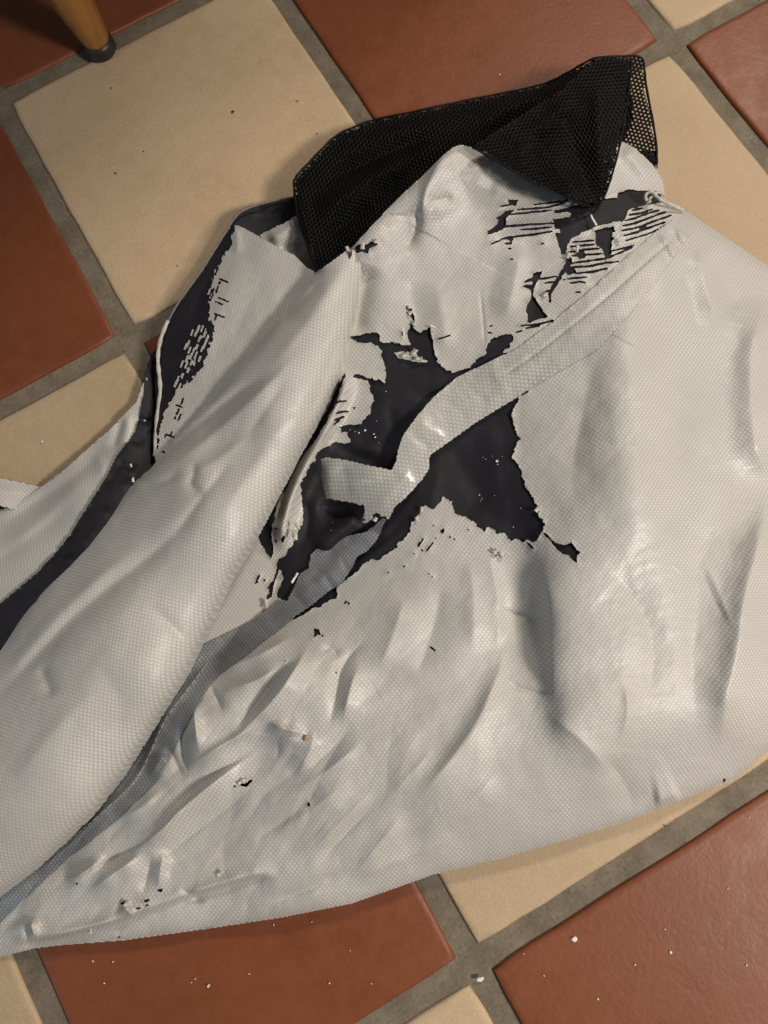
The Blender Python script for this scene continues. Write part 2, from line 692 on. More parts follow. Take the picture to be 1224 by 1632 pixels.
# ---- main panel -------------------------------------------------------------
R = Sheet(-130, 1340, 215, 1545, 1.35)
ctrl = [(60, 1505, .9), (330, 1475, 1.1), (690, 1390, 1.5), (1000, 1300, 1.7), (1160, 1240, 1.4), (-100, 1520, .8),
        (200, 1420, 1.9), (450, 1380, 2.6), (700, 1300, 3.3), (950, 1220, 4.2), (1100, 1180, 3.8), (60, 1450, 1.2),
        (300, 1300, 2.2), (380, 1180, 2.3), (450, 1220, 3.0), (600, 1100, 3.6), (750, 1000, 3.6), (820, 1000, 3.4),
        (920, 950, 4.7), (1000, 800, 5.5), (1000, 600, 5.6), (930, 500, 5.2), (1060, 400, 4.8), (1060, 335, 3.8),
        (1150, 440, 3.9), (1224, 480, 3.0), (1290, 600, 2.2), (1224, 700, 3.0), (1150, 700, 4.1), (1224, 900, 3.3),
        (1130, 950, 4.4), (1300, 900, 2.4), (1290, 1100, 2.0), (1215, 1150, 2.6),
        (780, 760, 3.1), (700, 780, 2.8), (600, 680, 2.8), (650, 600, 3.3), (560, 620, 2.8), (520, 800, .9),
        (480, 900, .7), (440, 980, .8), (350, 1070, .9), (235, 1210, .7), (100, 1365, .6), (0, 1450, .6),
        (430, 800, 1.2), (470, 700, 2.0), (-80, 1430, .6), (250, 1050, .8),
        (650, 450, 4.1), (730, 245, 6.4), (640, 315, 5.9), (575, 395, 5.2), (600, 470, 4.3), (560, 520, 3.6),
        (540, 440, 4.4), (750, 400, 4.2), (850, 400, 4.3), (800, 300, 4.9), (1000, 250, 3.8), (1050, 290, 3.2),
        (900, 300, 4.4), (820, 520, 4.4), (640, 860, 2.6), (560, 960, 2.3), (440, 1050, 3.0), (355, 1110, 3.1), (312, 1195, 2.9), (262, 1270, 2.4), (150, 1365, 1.7),
        (860, 240, 4.6)]
R.base(ctrl, .0004)
KA = 1.9


def F_(pts, a, wl, wr=None, **k):
    R.fold(pts, a * KA, wl, wr, **k)


# big folds of the right half (lines run upwards: the first width is the left flank, the second the right one)


def Q_(pts, a, wl, wr=None, rnd=.04, **k):
    R.fold(pts, a, wl, wr, rnd=rnd, **k)


Q_([(905, 1240), (880, 1130), (872, 1050), (866, 950), (846, 850), (830, 790)], 11.5, 24, 24, step=True, taper=.30)
Q_([(884, 1120), (880, 1050), (878, 960), (862, 880)], 5, 12, 60, p=1.25)
Q_([(790, 1045), (797, 990), (790, 930), (775, 870)], 3.5, 30, 14, p=1.4)
Q_([(655, 1290), (705, 1228), (758, 1160), (792, 1080), (806, 1030)], 5.5, 15, 50, p=1.3, taper=.3)
Q_([(1146, 1212), (1156, 1120), (1178, 1035), (1184, 960), (1216, 852), (1222, 760)], 14, 34, 50, p=1.35, taper=.25)
Q_([(1228, 780), (1206, 715), (1196, 620), (1204, 530), (1222, 470)], 13, 36, 50, p=1.4, taper=.25)
Q_([(1112, 1160), (1102, 1050), (1112, 950), (1110, 880), (1140, 800)], -2.5, 20, 40, p=1.4, taper=.25)
Q_([(1172, 1010), (1150, 955), (1120, 890)], .8, 7, 10, p=1.3)
Q_([(1160, 1000), (1136, 950), (1112, 895)], -.4, 5, 6, p=1.3)
Q_([(1112, 545), (1098, 465), (1080, 405)], -2.6, 26, 20, p=1.5)
Q_([(1176, 505), (1150, 452), (1122, 405)], -3, 20, 24, p=1.4)
Q_([(1142, 520), (1124, 440), (1106, 388)], 4, 16, 16, p=1.2)
Q_([(1090, 900), (1080, 760), (1078, 620), (1085, 500)], -4, 40, 36, p=1.4)
Q_([(1020, 900), (1010, 740), (1000, 600), (1005, 450)], 4.5, 60, 50, p=1.9)
Q_([(905, 800), (925, 660), (960, 540)], -3, 36, 30, p=1.4)
Q_([(1060, 640), (980, 632), (900, 645)], .9, 12, p=1.5)
Q_([(1060, 720), (950, 700), (860, 722)], -.9, 14, p=1.5)
Q_([(1015, 1160), (1050, 1040), (1010, 940), (940, 890)], -3, 30, 34, p=1.3)
Q_([(985, 1190), (1004, 1130), (992, 1085)], 1.4, 8, 12, p=1.2)
Q_([(975, 1240), (940, 1190), (870, 1135)], 2.6, 16, 22, p=1.2)
Q_([(660, 1085), (690, 1010), (705, 925)], -3.5, 22, 24, p=1.3)
Q_([(600, 1075), (628, 1010), (645, 945)], 3.4, 18, 26, p=1.2)
Q_([(750, 1050), (757, 960), (745, 880)], 3, 24, 26, p=1.3)
Q_([(785, 968), (840, 985), (880, 988)], -1.8, 5, 7, p=1.2)
Q_([(800, 1085), (850, 1105), (885, 1106)], -1.8, 5, 7, p=1.2)
Q_([(640, 1335), (740, 1290), (800, 1225)], 3.4, 18, 30, p=1.2)
Q_([(560, 1400), (640, 1370), (730, 1330)], 2.6, 14, 24, p=1.2)
Q_([(1040, 1276), (1064, 1272), (1086, 1262)], 4.5, 26, 14, p=1.3)
Q_([(1010, 1300), (1000, 1250), (960, 1200)], -2.2, 18, 18, p=1.3)
# crumpled lower left corner
C_ = [([(368, 1165), (406, 1131), (440, 1083), (485, 1042)], -5.0, 9, 8),
      ([(360, 1190), (409, 1142), (447, 1102), (497, 1020)], 4.0, 7, 16),
      ([(300, 1222), (354, 1187), (420, 1150)], 4.2, 9, 12),
      ([(251, 1322), (313, 1258), (365, 1220), (402, 1196)], -5.2, 9, 8),
      ([(200, 1362), (251, 1330), (290, 1286), (365, 1227), (418, 1190)], 5.2, 7, 18),
      ([(225, 1400), (286, 1345), (365, 1285), (425, 1240)], -4.4, 16, 14),
      ([(293, 1140), (288, 1170), (291, 1206), (303, 1243)], -4.0, 6, 6),
      ([(308, 1110), (312, 1160), (318, 1205)], 3.6, 9, 14),
      ([(330, 1084), (345, 1110), (356, 1140)], -3.4, 8, 6),
      ([(326, 1078), (372, 1060), (430, 1035), (470, 1010)], 3.2, 8, 12),
      ([(352, 1098), (400, 1090), (452, 1058)], 1.8, 7, 9),
      ([(424, 1146), (446, 1160), (470, 1165), (492, 1168)], 2.6, 8, 7),
      ([(498, 1160), (500, 1190), (470, 1240)], 2.2, 10, 18),
      ([(436, 1165), (445, 1190), (440, 1215)], -1.2, 10, 12),
      ([(470, 1178), (462, 1208), (440, 1232)], -1.0, 14, 10),
      ([(523, 1168), (536, 1105), (545, 1056), (592, 1010)], -3.4, 10, 9),
      ([(545, 1160), (556, 1100), (575, 1050)], 2.2, 12, 16),
      ([(510, 1040), (530, 1030), (542, 1052)], -1.6, 6, 6),
      ([(468, 1236), (506, 1217), (567, 1152)], -2.2, 10, 12),
      ([(470, 1258), (512, 1236), (580, 1180)], 1.6, 10, 14),
      ([(495, 1394), (530, 1350), (560, 1318), (614, 1262)], -2.8, 7, 8),
      ([(480, 1370), (540, 1316), (604, 1250)], 1.8, 12, 8),
      ([(560, 1400), (600, 1350), (650, 1290)], 1.5, 10, 14),
      ([(440, 1330), (500, 1290), (560, 1240)], 1.4, 16, 16),
      ([(400, 1345), (450, 1310), (490, 1280)], -1.6, 10, 12),
      ([(122, 1410), (160, 1380), (210, 1352), (253, 1328)], -4.2, 7, 7),
      ([(100, 1402), (130, 1395), (170, 1362)], 3.2, 8, 7),
      ([(136, 1424), (180, 1392), (232, 1355)], 2.8, 6, 14),
      ([(242, 1356), (236, 1390), (226, 1430)], -3.0, 8, 8),
      ([(262, 1350), (256, 1390), (250, 1420)], 2.4, 8, 12),
      ([(36, 1470), (42, 1490), (46, 1512)], -3.2, 8, 5),
      ([(50, 1460), (52, 1480), (60, 1500)], 3.0, 6, 18),
      ([(284, 1413), (300, 1424), (330, 1440)], -2.0, 6, 6),
      ([(190, 1440), (205, 1452), (218, 1462)], 2.0, 6, 6),
      ([(250, 1205), (272, 1195), (284, 1225), (300, 1244)], -3.2, 7, 6),
      ([(236, 1240), (254, 1215), (262, 1190)], 2.4, 8, 8),
      ([(180, 1310), (222, 1290), (262, 1255)], 1.8, 10, 12),
      ([(700, 1180), (650, 1240), (600, 1290)], 1.4, 20, 16)]
for pts, a, wl, wr in C_:
    F_(pts, a * (1.35 if a > 0 else .8), wl * 1.2, wr * (1.6 if a > 0 else 1.3), p=1.0, rnd=.05, taper=.4)
# turned hem along the bottom: the strip below the line lies lower
F_([(20, 1508), (51, 1500), (120, 1487), (208, 1463), (304, 1427), (400, 1397), (445, 1396)], -4, 4, 4, step=True, taper=.1)
F_([(60, 1498), (130, 1482), (205, 1460)], 2.0, 10, 5, p=1.4)
F_([(290, 1428), (350, 1410), (400, 1394)], 2.0, 10, 5, p=1.4)
F_([(420, 1440), (500, 1415), (560, 1380)], -1.6, 10, 9)
# folds of the upper part
F_([(735, 240), (705, 250), (684, 290), (676, 312), (673, 340), (679, 372)], 2.6, 30, 9, p=1.15, taper=.3)
F_([(640, 405), (660, 378), (666, 345), (662, 322)], -3.4, 30, 9, p=1.3)
F_([(679, 321), (700, 319), (725, 312)], -1.0, 5, 7, p=1.2)
F_([(686, 335), (712, 330), (735, 318)], .5, 8, 10, p=1.3)
F_([(770, 250), (764, 262), (745, 272), (715, 268)], .9, 10, 10, p=1.4)
F_([(748, 285), (770, 300), (795, 305)], -.9, 16, 16, p=1.4)
F_([(590, 420), (575, 480), (565, 540)], -3.0, 16, 34, p=1.5, taper=.2)
F_([(655, 440), (660, 490), (664, 530)], -1.0, 22, 20, p=1.5)
F_([(690, 440), (705, 500), (712, 570)], 1.6, 26, 30, p=1.3)
F_([(830, 380), (822, 440), (800, 520)], 2.2, 20, 50, p=1.2)
F_([(800, 400), (785, 450), (772, 520)], -.8, 26, 24, p=1.6)
F_([(765, 455), (767, 480), (771, 520), (773, 560)], -.45, 2.2, 2.2, p=1.3)
F_([(990, 230), (1015, 255), (1040, 292)], 2.0, 20, 14, p=1.7)
# strip beside the big fold (rolled)
F_([(560, 590), (520, 680), (478, 750), (455, 810), (446, 880)], 7, 13, 13, p=1.8, taper=.12)
F_([(540, 600), (500, 690), (458, 765), (432, 840)], -8, 10, 9, p=1.8, taper=.1)
X, Y = R.X, R.Y
R.Z += 0.00045 * vnoise(X, Y, 70, 55, 1, .5) + .00022 * vnoise(X, Y, 24, 34, 2, -.5) + .00009 * vnoise(X, Y, 9, 12, 3, .7)
# crumpled facets with sharp creases
f1, f2 = worley(X + 14 * vnoise(X, Y, 60, 60, 7), Y + 14 * vnoise(X, Y, 60, 60, 8), 230, 84, 9, -.82)
lo = sst(1000, 1200, Y) * sst(760, 480, X)
R.Z += (.0007 + .0028 * lo) * np.minimum(f2 - f1, .6)
f1, f2 = worley(X + 8 * vnoise(X, Y, 40, 40, 17), Y + 8 * vnoise(X, Y, 40, 40, 18), 62, 34, 19, -.75)
R.Z += (.00012 + .0004 * lo) * np.minimum(f2 - f1, .5)
# crushed coating creases
lw = sst(1000, 1300, Y) * sst(800, 500, X)
R.Z += lw * (.0004 * np.abs(vnoise(X, Y, 60, 22, 5, -.75)) + .0001 * vnoise(X, Y, 14, 22, 6, .3))

outR = [(556, 400), (600, 352), (640, 311), (676, 278), (706, 248), (722, 235), (735, 231), (752, 235), (768, 243), (800, 230),
        (900, 224), (985, 223), (1012, 236), (1040, 262), (1056, 288), (1061, 320), (1100, 341), (1150, 374), (1224, 424),
        (1300, 480), (1334, 700), (1334, 1000), (1296, 1120), (1224, 1192), (1190, 1224), (1166, 1244), (1130, 1256),
        (1085, 1275), (1040, 1292), (1000, 1308), (900, 1339), (790, 1370), (690, 1394), (560, 1440), (450, 1462), (330, 1480),
        (200, 1498), (100, 1506), (56, 1511), (20, 1520), (-60, 1536), (-125, 1480), (-60, 1400), (100, 1270),
        (220, 1100), (300, 980), (370, 850), (430, 740), (480, 640), (520, 540), (542, 450)]
sO = sdf(X, Y, outR, pad=200, far=300)
# rolled edge all round
R.Z = R.Z - .0035 * np.exp(-np.maximum(-sO, 0) / 9)
R.Z += (.005 - R.Z) * sst(1256, 1332, X)
R.Z = np.maximum(R.Z, .0035)

# ---- torn openings (traced), strips that stay, thin cracks
HOLES = [
    # star: left of the tape, right of it, and the long tear along the grey tape
    [(560, 538), (580, 533), (599, 530), (610, 545), (631, 549), (654, 549), (650, 530), (656, 516), (664, 530), (686, 524),
     (693, 567), (702, 585), (725, 595), (748, 585), (773, 564), (780, 540), (798, 535), (814, 533), (821, 542), (803, 562),
     (838, 560), (870, 590), (836, 628), (828, 632), (816, 654), (817, 681), (829, 700), (819, 716), (818, 730), (830, 754), (838, 770),
     (850, 795), (856, 806), (857, 818), (869, 834), (864, 847), (853, 862), (839, 860), (836, 866), (821, 858), (815, 862), (803, 846), (793, 852), (786, 842),
     (778, 841), (773, 848), (760, 838), (743, 823), (725, 818), (720, 800), (706, 793), (695, 808), (690, 810), (677, 802), (671, 816), (656, 832),
     (654, 847), (624, 877), (601, 894), (592, 889), (571, 906), (552, 925), (537, 938), (536, 951), (523, 960), (490, 975), (468, 986), (440, 999),
     (430, 1000), (440, 985), (455, 962), (456, 956), (446, 956), (440, 950), (421, 957), (434, 926), (440, 905), (447, 890), (455, 886), (470, 861), (482, 835), (484, 809), (479, 772),
     (492, 748), (506, 724), (523, 709), (545, 706), (558, 704), (553, 690), (536, 680), (548, 676), (576, 675), (590, 656),
     (595, 640), (589, 609), (560, 600), (564, 596), (590, 602), (613, 609), (616, 586), (604, 555), (590, 545), (565, 542)],
    # gap between the rolled strip and the big fold
    [(447, 772), (410, 846), (416, 868), (432, 891), (436, 880), (432, 850), (440, 805), (452, 775)],
    [(552, 590), (528, 640), (495, 700), (462, 742), (446, 775), (456, 772), (470, 742), (505, 700), (533, 650)],
    # spike to the lower right
    [(862, 846), (874, 852), (886, 866), (900, 869), (911, 864), (920, 877), (924, 880), (918, 890), (922, 899), (914, 895), (906, 884), (897, 884),
     (886, 873), (868, 854)],
    # upper right
    [(883, 335), (911, 329), (930, 326), (964, 316), (985, 307), (1000, 303), (1027, 303), (1046, 305), (1062, 312), (1056, 322), (1035, 326), (1024, 327), (1002, 336), (996, 350),
     (990, 354), (977, 356), (980, 366), (984, 372), (975, 386), (974, 404), (966, 413), (959, 397), (949, 391), (950, 377), (945, 366),
     (927, 371), (911, 379), (904, 394), (902, 404), (895, 406), (890, 391), (884, 374), (882, 350)],
    [(808, 317), (826, 319), (822, 327), (812, 325)],
    [(806, 336), (822, 334), (806, 348), (808, 360), (800, 366), (786, 372), (777, 374), (778, 369), (792, 360), (795, 350), (787, 349), (802, 340)],
    [(856, 434), (866, 431), (862, 440), (853, 455), (849, 470), (860, 486), (864, 492), (873, 505), (850, 513), (842, 514), (838, 494),
     (843, 480), (847, 470), (846, 462), (833, 458), (833, 454), (849, 452), (848, 444)],
    [(902, 427), (916, 428), (920, 436), (906, 437), (899, 432)],
    [(918, 401), (930, 399), (933, 410), (924, 413)],
    [(566, 394), (574, 388), (585, 390), (598, 382), (602, 390), (590, 396), (586, 405), (577, 402), (568, 404)],
    [(500, 1001), (507, 1003), (511, 1010), (515, 1012), (505, 1012), (500, 1017), (502, 1008)],
    [(800, 880), (806, 884), (803, 889), (795, 887)],
    [(490, 1278), (495, 1279), (493, 1285), (489, 1283)],
    [(381, 1246), (390, 1250), (397, 1244), (402, 1243), (393, 1254), (383, 1252)],
    [(371, 1252), (378, 1251), (374, 1256)],
    [(192, 1440), (199, 1434), (204, 1437), (196, 1441)], [(252, 1419), (259, 1416), (257, 1422)],
    [(184, 1493), (195, 1491), (190, 1496)], [(1153, 1242), (1156, 1240), (1156, 1250), (1153, 1251)],
    [(120, 1405), (125, 1408), (122, 1411)], [(346, 1394), (351, 1391), (350, 1396)],
    [(702, 846), (709, 841), (707, 848), (703, 850)],
]
KEEP = [  # silver shreds left standing in the openings
    [(628, 562), (640, 560), (650, 563), (660, 557), (667, 570), (683, 576), (672, 578), (650, 574), (634, 571)],
    [(819, 337), (880, 333), (883, 341), (860, 342), (822, 341)],
    [(808, 346), (857, 343), (905, 338), (911, 341), (908, 346), (880, 349), (860, 353), (806, 360)],
    [(880, 365), (892, 365), (893, 371), (880, 371)],
    [(945, 362), (962, 358), (977, 355), (978, 360), (962, 364), (946, 368)],
    [(976, 353), (990, 353), (990, 360), (978, 361)], [(976, 370), (985, 369), (984, 378), (975, 377)],
    [(964, 310), (984, 307), (985, 315), (965, 316)],
    [(926, 371), (949, 369), (949, 376), (926, 377)], [(912, 379), (948, 376), (948, 383), (911, 386)],
    [(908, 388), (948, 385), (950, 391), (906, 396)],
    [(438, 925), (446, 906), (452, 920), (446, 935), (436, 960), (430, 965)],
    [(540, 950), (548, 945), (548, 955), (541, 958)],
]
CRACK = [  # thin tears: polyline, half width in px
    ([(778, 372), (806, 361), (850, 357), (884, 356)], 1.2), ([(825, 334), (870, 331), (905, 322)], .9),
    ([(812, 342), (850, 338), (880, 335)], 1.0), ([(796, 382), (812, 378), (850, 374), (880, 369)], 1.1),
    ([(830, 366), (860, 364), (884, 361)], .9), ([(797, 329), (815, 326)], .9), ([(850, 326), (880, 323), (905, 319)], .9),
    ([(808, 380), (816, 382), (814, 386)], 1.6), ([(783, 389), (800, 382)], .6), ([(805, 388), (815, 388)], .9),
    ([(810, 396), (815, 396)], .8), ([(813, 413), (818, 413)], .8), ([(862, 389), (867, 388)], .7),
    ([(906, 410), (902, 425), (893, 440), (882, 456), (876, 468), (877, 481)], 2.2),
    ([(903, 404), (908, 416), (900, 430)], 2.6),
    ([(908, 420), (930, 417), (965, 412), (985, 404), (1008, 394)], 1.1), ([(905, 427), (940, 424), (966, 419), (986, 417)], 1.1),
    ([(918, 436), (945, 433), (968, 428)], 1.1), ([(898, 446), (915, 443), (936, 442)], .8), ([(908, 451), (925, 449), (934, 451)], .7),
    ([(917, 466), (926, 466)], .7), ([(905, 402), (930, 398), (955, 396)], 1.0), ([(910, 393), (930, 391), (948, 389)], 1.0),
    ([(912, 386), (948, 383)], 1.0), ([(908, 408), (940, 406), (962, 404)], 1.0),
    ([(995, 352), (1012, 348), (1032, 340), (1050, 335)], 1.1), ([(992, 360), (1012, 356), (1036, 347), (1062, 337)], 1.1),
    ([(990, 368), (1015, 363), (1044, 352), (1070, 343)], 1.0), ([(992, 376), (1012, 371), (1040, 361), (1060, 354)], 1.1),
    ([(996, 384), (1016, 378), (1040, 370), (1062, 358)], .8), ([(1002, 343), (1020, 340), (1040, 333)], 1.0),
    ([(1008, 335), (1024, 332)], 1.0), ([(1020, 366), (1028, 361)], 2.6), ([(975, 400), (1000, 394), (1012, 391)], .8),
    ([(836, 450), (850, 444), (852, 436)], 1.4), ([(860, 445), (888, 440)], 1.0), ([(866, 452), (885, 449)], .9),
    ([(866, 467), (876, 462)], .9), ([(828, 520), (842, 518), (862, 516), (880, 511), (886, 517)], 1.2),
    ([(838, 523), (860, 519)], .9), ([(822, 530), (832, 527)], .8), ([(780, 520), (786, 519)], .8), ([(776, 530), (784, 531)], .8),
    ([(696, 541), (722, 533)], .6), ([(640, 527), (642, 538)], .6),
    ([(654, 492), (657, 503), (660, 512)], 1.6), ([(648, 488), (652, 494)], 1.2),
    ([(836, 628), (842, 622)], .7), ([(838, 862), (846, 871), (850, 874)], .8),
    # slits in the cloth left of the star
    ([(530, 645), (540, 640), (552, 639)], .9), ([(535, 660), (545, 656), (556, 656)], 1.2), ([(533, 670), (548, 664)], 1.2),
    ([(532, 677), (541, 669)], .9), ([(563, 650), (566, 650)], .9),
    ([(439, 860), (441, 864)], 1.0), ([(449, 860), (452, 856), (450, 864)], 1.3), ([(440, 842), (441, 843)], 1.0),
    ([(409, 925), (414, 916)], .9), ([(407, 929), (411, 927)], .8), ([(421, 925), (423, 924)], .8),
    # peppered slits below the star
    ([(670, 866), (675, 858)], .9), ([(666, 872), (669, 864)], 1.2), ([(680, 878), (691, 864)], .7), ([(660, 882), (661, 884)], .8),
    ([(672, 876), (673, 878)], .8), ([(671, 887), (673, 889)], .8), ([(717, 857), (718, 855)], .8), ([(723, 861), (725, 858)], .9),
    ([(694, 859), (695, 857)], .8), ([(690, 837), (691, 838)], .7), ([(644, 902), (645, 903)], .8), ([(688, 918), (690, 920)], .7),
    ([(746, 845), (747, 844)], .8), ([(683, 914), (684, 915)], .7), ([(549, 962), (552, 958)], 1.0), ([(554, 960), (557, 962)], 1.0),
    ([(513, 1012), (515, 1014)], .9), ([(535, 1071), (536, 1073)], .9), ([(685, 1030), (690, 1034), (694, 1038)], .7),
    ([(618, 912), (620, 913)], .6), ([(230, 1437), (238, 1434)], 1.2), ([(232, 1444), (236, 1442)], 1.0), ([(217, 1448), (224, 1447)], .8),
    ([(454, 1053), (456, 1054)], .6), ([(433, 800), (435, 802)], .6),
]
sH = np.full(X.shape, 60.0)
for h in HOLES:
    sH = np.minimum(sH, sdf(X, Y, h))
big = sdf(X, Y, HOLES[0])
# thread-by-thread ragged edge
rag = 1.3 * blocky(X, Y, 7.5, 5.0, 21, .06) + 2.6 * vnoise(X, Y, 9, 6, 22, .06) + 2.2 * vnoise(X, Y, 17, 13, 23) + 1.6 * vnoise(X, Y, 4.5, 3.6, 24)
sH = sH + np.clip(rag, -4.5, 4.5) * np.exp(-(np.abs(sH) / 9) ** 2) * np.where(big < 12, .8, .35)
for k in KEEP:
    d = sdf(X, Y, k) + .7 * blocky(X, Y, 5, 4, 31)
    sH = np.maximum(sH, -d)
for pts, w in CRACK:
    m = window(X, Y, pts, 12)
    d, _, t = line_d(X[m], Y[m], pts)
    brk = vnoise(X[m], Y[m], 7, 4, 41)
    d = d - (w + .55) * (.55 + .6 * np.sqrt(np.clip(4 * t * (1 - t), 0, 1)) + .45 * brk)
    sH[m] = np.minimum(sH[m], d)
# the flaking sheet lifts at its torn edges
lift = np.exp(-np.maximum(sH, 0) / 4.5) * (.5 + .8 * vnoise(X, Y, 16, 12, 51))
RZ0 = R.Z.copy()
R.Z = R.Z + .0008 * np.clip(lift, 0, 1)
SR = np.maximum(sO, -sH)
PANEL = R.build('silver_panel', SR, M_SHELL, cover, ang=.06)

# the lower edge is turned under: a return strip from the rim down to the floor
rim = chaikin([p for p in outR if p[1] > 1190 and p[0] > -70], 2)
hv, hf = [], []
for i, (x, y) in enumerate(rim):
    zr_ = float(bil(R.Z, R.xs[0], R.ys[0], R.step, np.array([x]), np.array([y - 2]))[0])
    a0 = unproj(x, y - 1.5, zr_ - .0002)
    hv += [a0, unproj(x, y - 9, 0.0) * .5 + a0 * .5 + np.array([0, 0, 0]), unproj(x - 4, y - 26, .0012)]
for i in range(len(rim) - 1):
    for k in (0, 1):
        hf.append([i * 3 + k, i * 3 + k + 1, i * 3 + k + 4, i * 3 + k + 3])
hv = np.array(hv)
link('turned_hem', mesh_np('turned_hem', hv, np.array(hf), hv[:, :2].copy()), M_SHELL, cover)

# ---- dark lining under the torn panel --------------------------------------
LN = Sheet(395, 1080, 290, 1030, 4.0)
LN.Z = bil(RZ0, R.xs[0], R.ys[0], R.step, LN.X, LN.Y)
# smooth: the lining keeps only the broad shape
for _ in range(6):
    z = LN.Z
    LN.Z[1:-1, 1:-1] = (z[1:-1, 1:-1] * 2 + z[:-2, 1:-1] + z[2:, 1:-1] + z[1:-1, :-2] + z[1:-1, 2:]) / 6
LN.Z -= .0010
G_ = LN.fold
G_([(640, 600), (700, 625), (760, 600)], 1.2, 12)
G_([(615, 640), (630, 680), (622, 730)], -1.6, 10)
G_([(545, 700), (580, 712), (615, 722)], 2.2, 8)
G_([(535, 716), (575, 728), (612, 738)], -2.0, 7)
G_([(520, 712), (560, 708), (600, 700)], -1.4, 7)
G_([(640, 620), (700, 640), (720, 610)], -1.0, 9)
G_([(720, 700), (740, 760), (790, 810)], -2.2, 26)
G_([(790, 660), (780, 720), (800, 790)], 1.4, 22)
G_([(640, 840), (600, 880), (560, 910)], 1.8, 8)
G_([(650, 820), (615, 862), (580, 880)], -1.4, 7)
G_([(870, 340), (930, 350), (1000, 330)], .9, 12)
G_([(700, 740), (690, 800), (660, 830)], 1.0, 10)
# a rolled tube of lining inside the cavity under the tape
G_([(500, 880), (535, 850), (560, 830), (576, 815)], 9, 12, 14, p=2, taper=.25)
G_([(505, 800), (530, 815), (552, 812), (566, 806)], -5, 14, p=1.8)
G_([(480, 790), (495, 830), (480, 870)], -3, 10, p=1.8)
LN.Z += .0004 * vnoise(LN.X, LN.Y, 40, 18, 61, .3) + .0002 * vnoise(LN.X, LN.Y, 12, 20, 62)
LN.Z = np.maximum(LN.Z, .0015)
# stay safely under the silver sheet wherever it covers
zs = bil(RZ0, R.xs[0], R.ys[0], R.step, LN.X, LN.Y)
cov = bil(sH, R.xs[0], R.ys[0], R.step, LN.X, LN.Y) > 0
LN.Z = np.where(cov, np.minimum(LN.Z, zs - .0007), LN.Z)
inb = bil(sO, R.xs[0], R.ys[0], R.step, LN.X, LN.Y)
nearh = bil(np.minimum(sH, 60), R.xs[0], R.ys[0], R.step, LN.X, LN.Y)
LINING = LN.build('lining', np.maximum(np.maximum(inb + 6, nearh - 34), -60), M_LINING, cover, ang=.06)

# ---- the big fold lying over the left side ----------------------------------
L = Sheet(-130, 606, 376, 1490, 3.0)
lc = [(575, 400, 5.4), (545, 425, 5.3), (520, 500, 5.5), (430, 650, 5.4), (330, 800, 5.4), (200, 1000, 5.1), (80, 1200, 4.8), (0, 1300, 4.5),
      (505, 432, 4.9), (400, 560, 4.2), (300, 680, 3.5), (250, 735, 3.1), (190, 790, 2.3), (120, 870, 2.1), (0, 1010, 2.0),
      (560, 540, 4.9), (520, 650, 4.6), (440, 800, 4.2), (345, 980, 3.8), (300, 1075, 3.6), (200, 1235, 3.1), (0, 1432, 2.4),
      (-110, 1130, 2.0), (-110, 1350, 3.8), (-110, 1480, 2.2), (480, 720, 4.6), (150, 900, 3.4), (330, 690, 3.7), (60, 1000, 3.3),
      (590, 405, 5.2), (480, 600, 5.4), (380, 860, 4.9), (250, 1080, 4.7), (120, 1260, 4.3)]
L.base(lc, .0008)
for pts, a, wl, wr in [([(246, 742), (300, 690), (360, 640), (430, 590)], -2.8, 9, 14),
                       ([(262, 752), (330, 700), (400, 640), (480, 560)], 2.4, 10, 16),
                       ([(300, 735), (312, 750), (300, 775), (330, 790)], -2.0, 8, 9),
                       ([(285, 760), (340, 740), (400, 690)], 1.5, 10, 12),
                       ([(215, 775), (260, 770), (290, 750)], -1.4, 6, 8),
                       ([(-20, 1130), (60, 1040), (140, 960), (250, 880), (330, 800)], -3.2, 16, 20),
                       ([(0, 1090), (60, 1020), (130, 945), (220, 870)], 1.8, 14, 18),
                       ([(60, 1060), (75, 1085), (82, 1115)], -1.8, 12, 14),
                       ([(230, 960), (270, 990), (300, 1030)], -1.0, 12, 14),
                       ([(150, 1050), (200, 1120), (180, 1200)], -1.2, 26, 26),
                       ([(330, 850), (370, 800), (420, 720), (470, 640)], 1.4, 20, 22),
                       ([(420, 600), (480, 530), (530, 450), (556, 410)], 1.6, 14, 18),
                       ([(440, 520), (480, 480), (520, 440)], -1.8, 10, 10),
                       ([(270, 860), (340, 770), (370, 730)], -1.6, 8, 12),
                       ([(390, 700), (430, 640), (460, 600)], -1.2, 10, 12),
                       ([(480, 690), (520, 600), (545, 520)], -1.5, 12, 10),
                       ([(20, 1250), (90, 1160), (170, 1080)], 1.3, 24, 24)]:
    L.fold(pts, a * 1.5, wl, wr, p=1.3)
X, Y = L.X, L.Y
L.Z += .0006 * vnoise(X, Y, 130, 45, 71, -.95) + .00025 * vnoise(X, Y, 40, 22, 72, -.95) + .00008 * vnoise(X, Y, 10, 12, 73)
outL = [(-125, 1150), (-60, 1076), (0, 1012), (60, 937), (120, 868), (190, 790), (238, 748), (252, 733), (300, 680), (350, 622), (400, 560), (470, 478),
        (505, 433), (530, 416), (552, 399), (558, 390), (564, 398), (570, 404), (576, 400), (580, 408), (588, 406), (582, 440), (574, 480), (560, 545), (545, 600), (521, 652), (482, 722), (440, 802),
        (404, 871), (372, 922), (346, 980), (331, 1012), (302, 1074), (260, 1140), (200, 1236), (150, 1300), (70, 1376), (0, 1433),
        (-60, 1482), (-125, 1480)]
sL = sdf(X, Y, outL, pad=400, far=400)
rightedge, _, _ = line_d(X, Y, outL[19:39])
leftedge, _, _ = line_d(X, Y, outL[:13])
L.Z -= .016 * np.exp(-rightedge / 9) + .004 * np.exp(-rightedge / 40) + .007 * np.exp(-leftedge / 9)
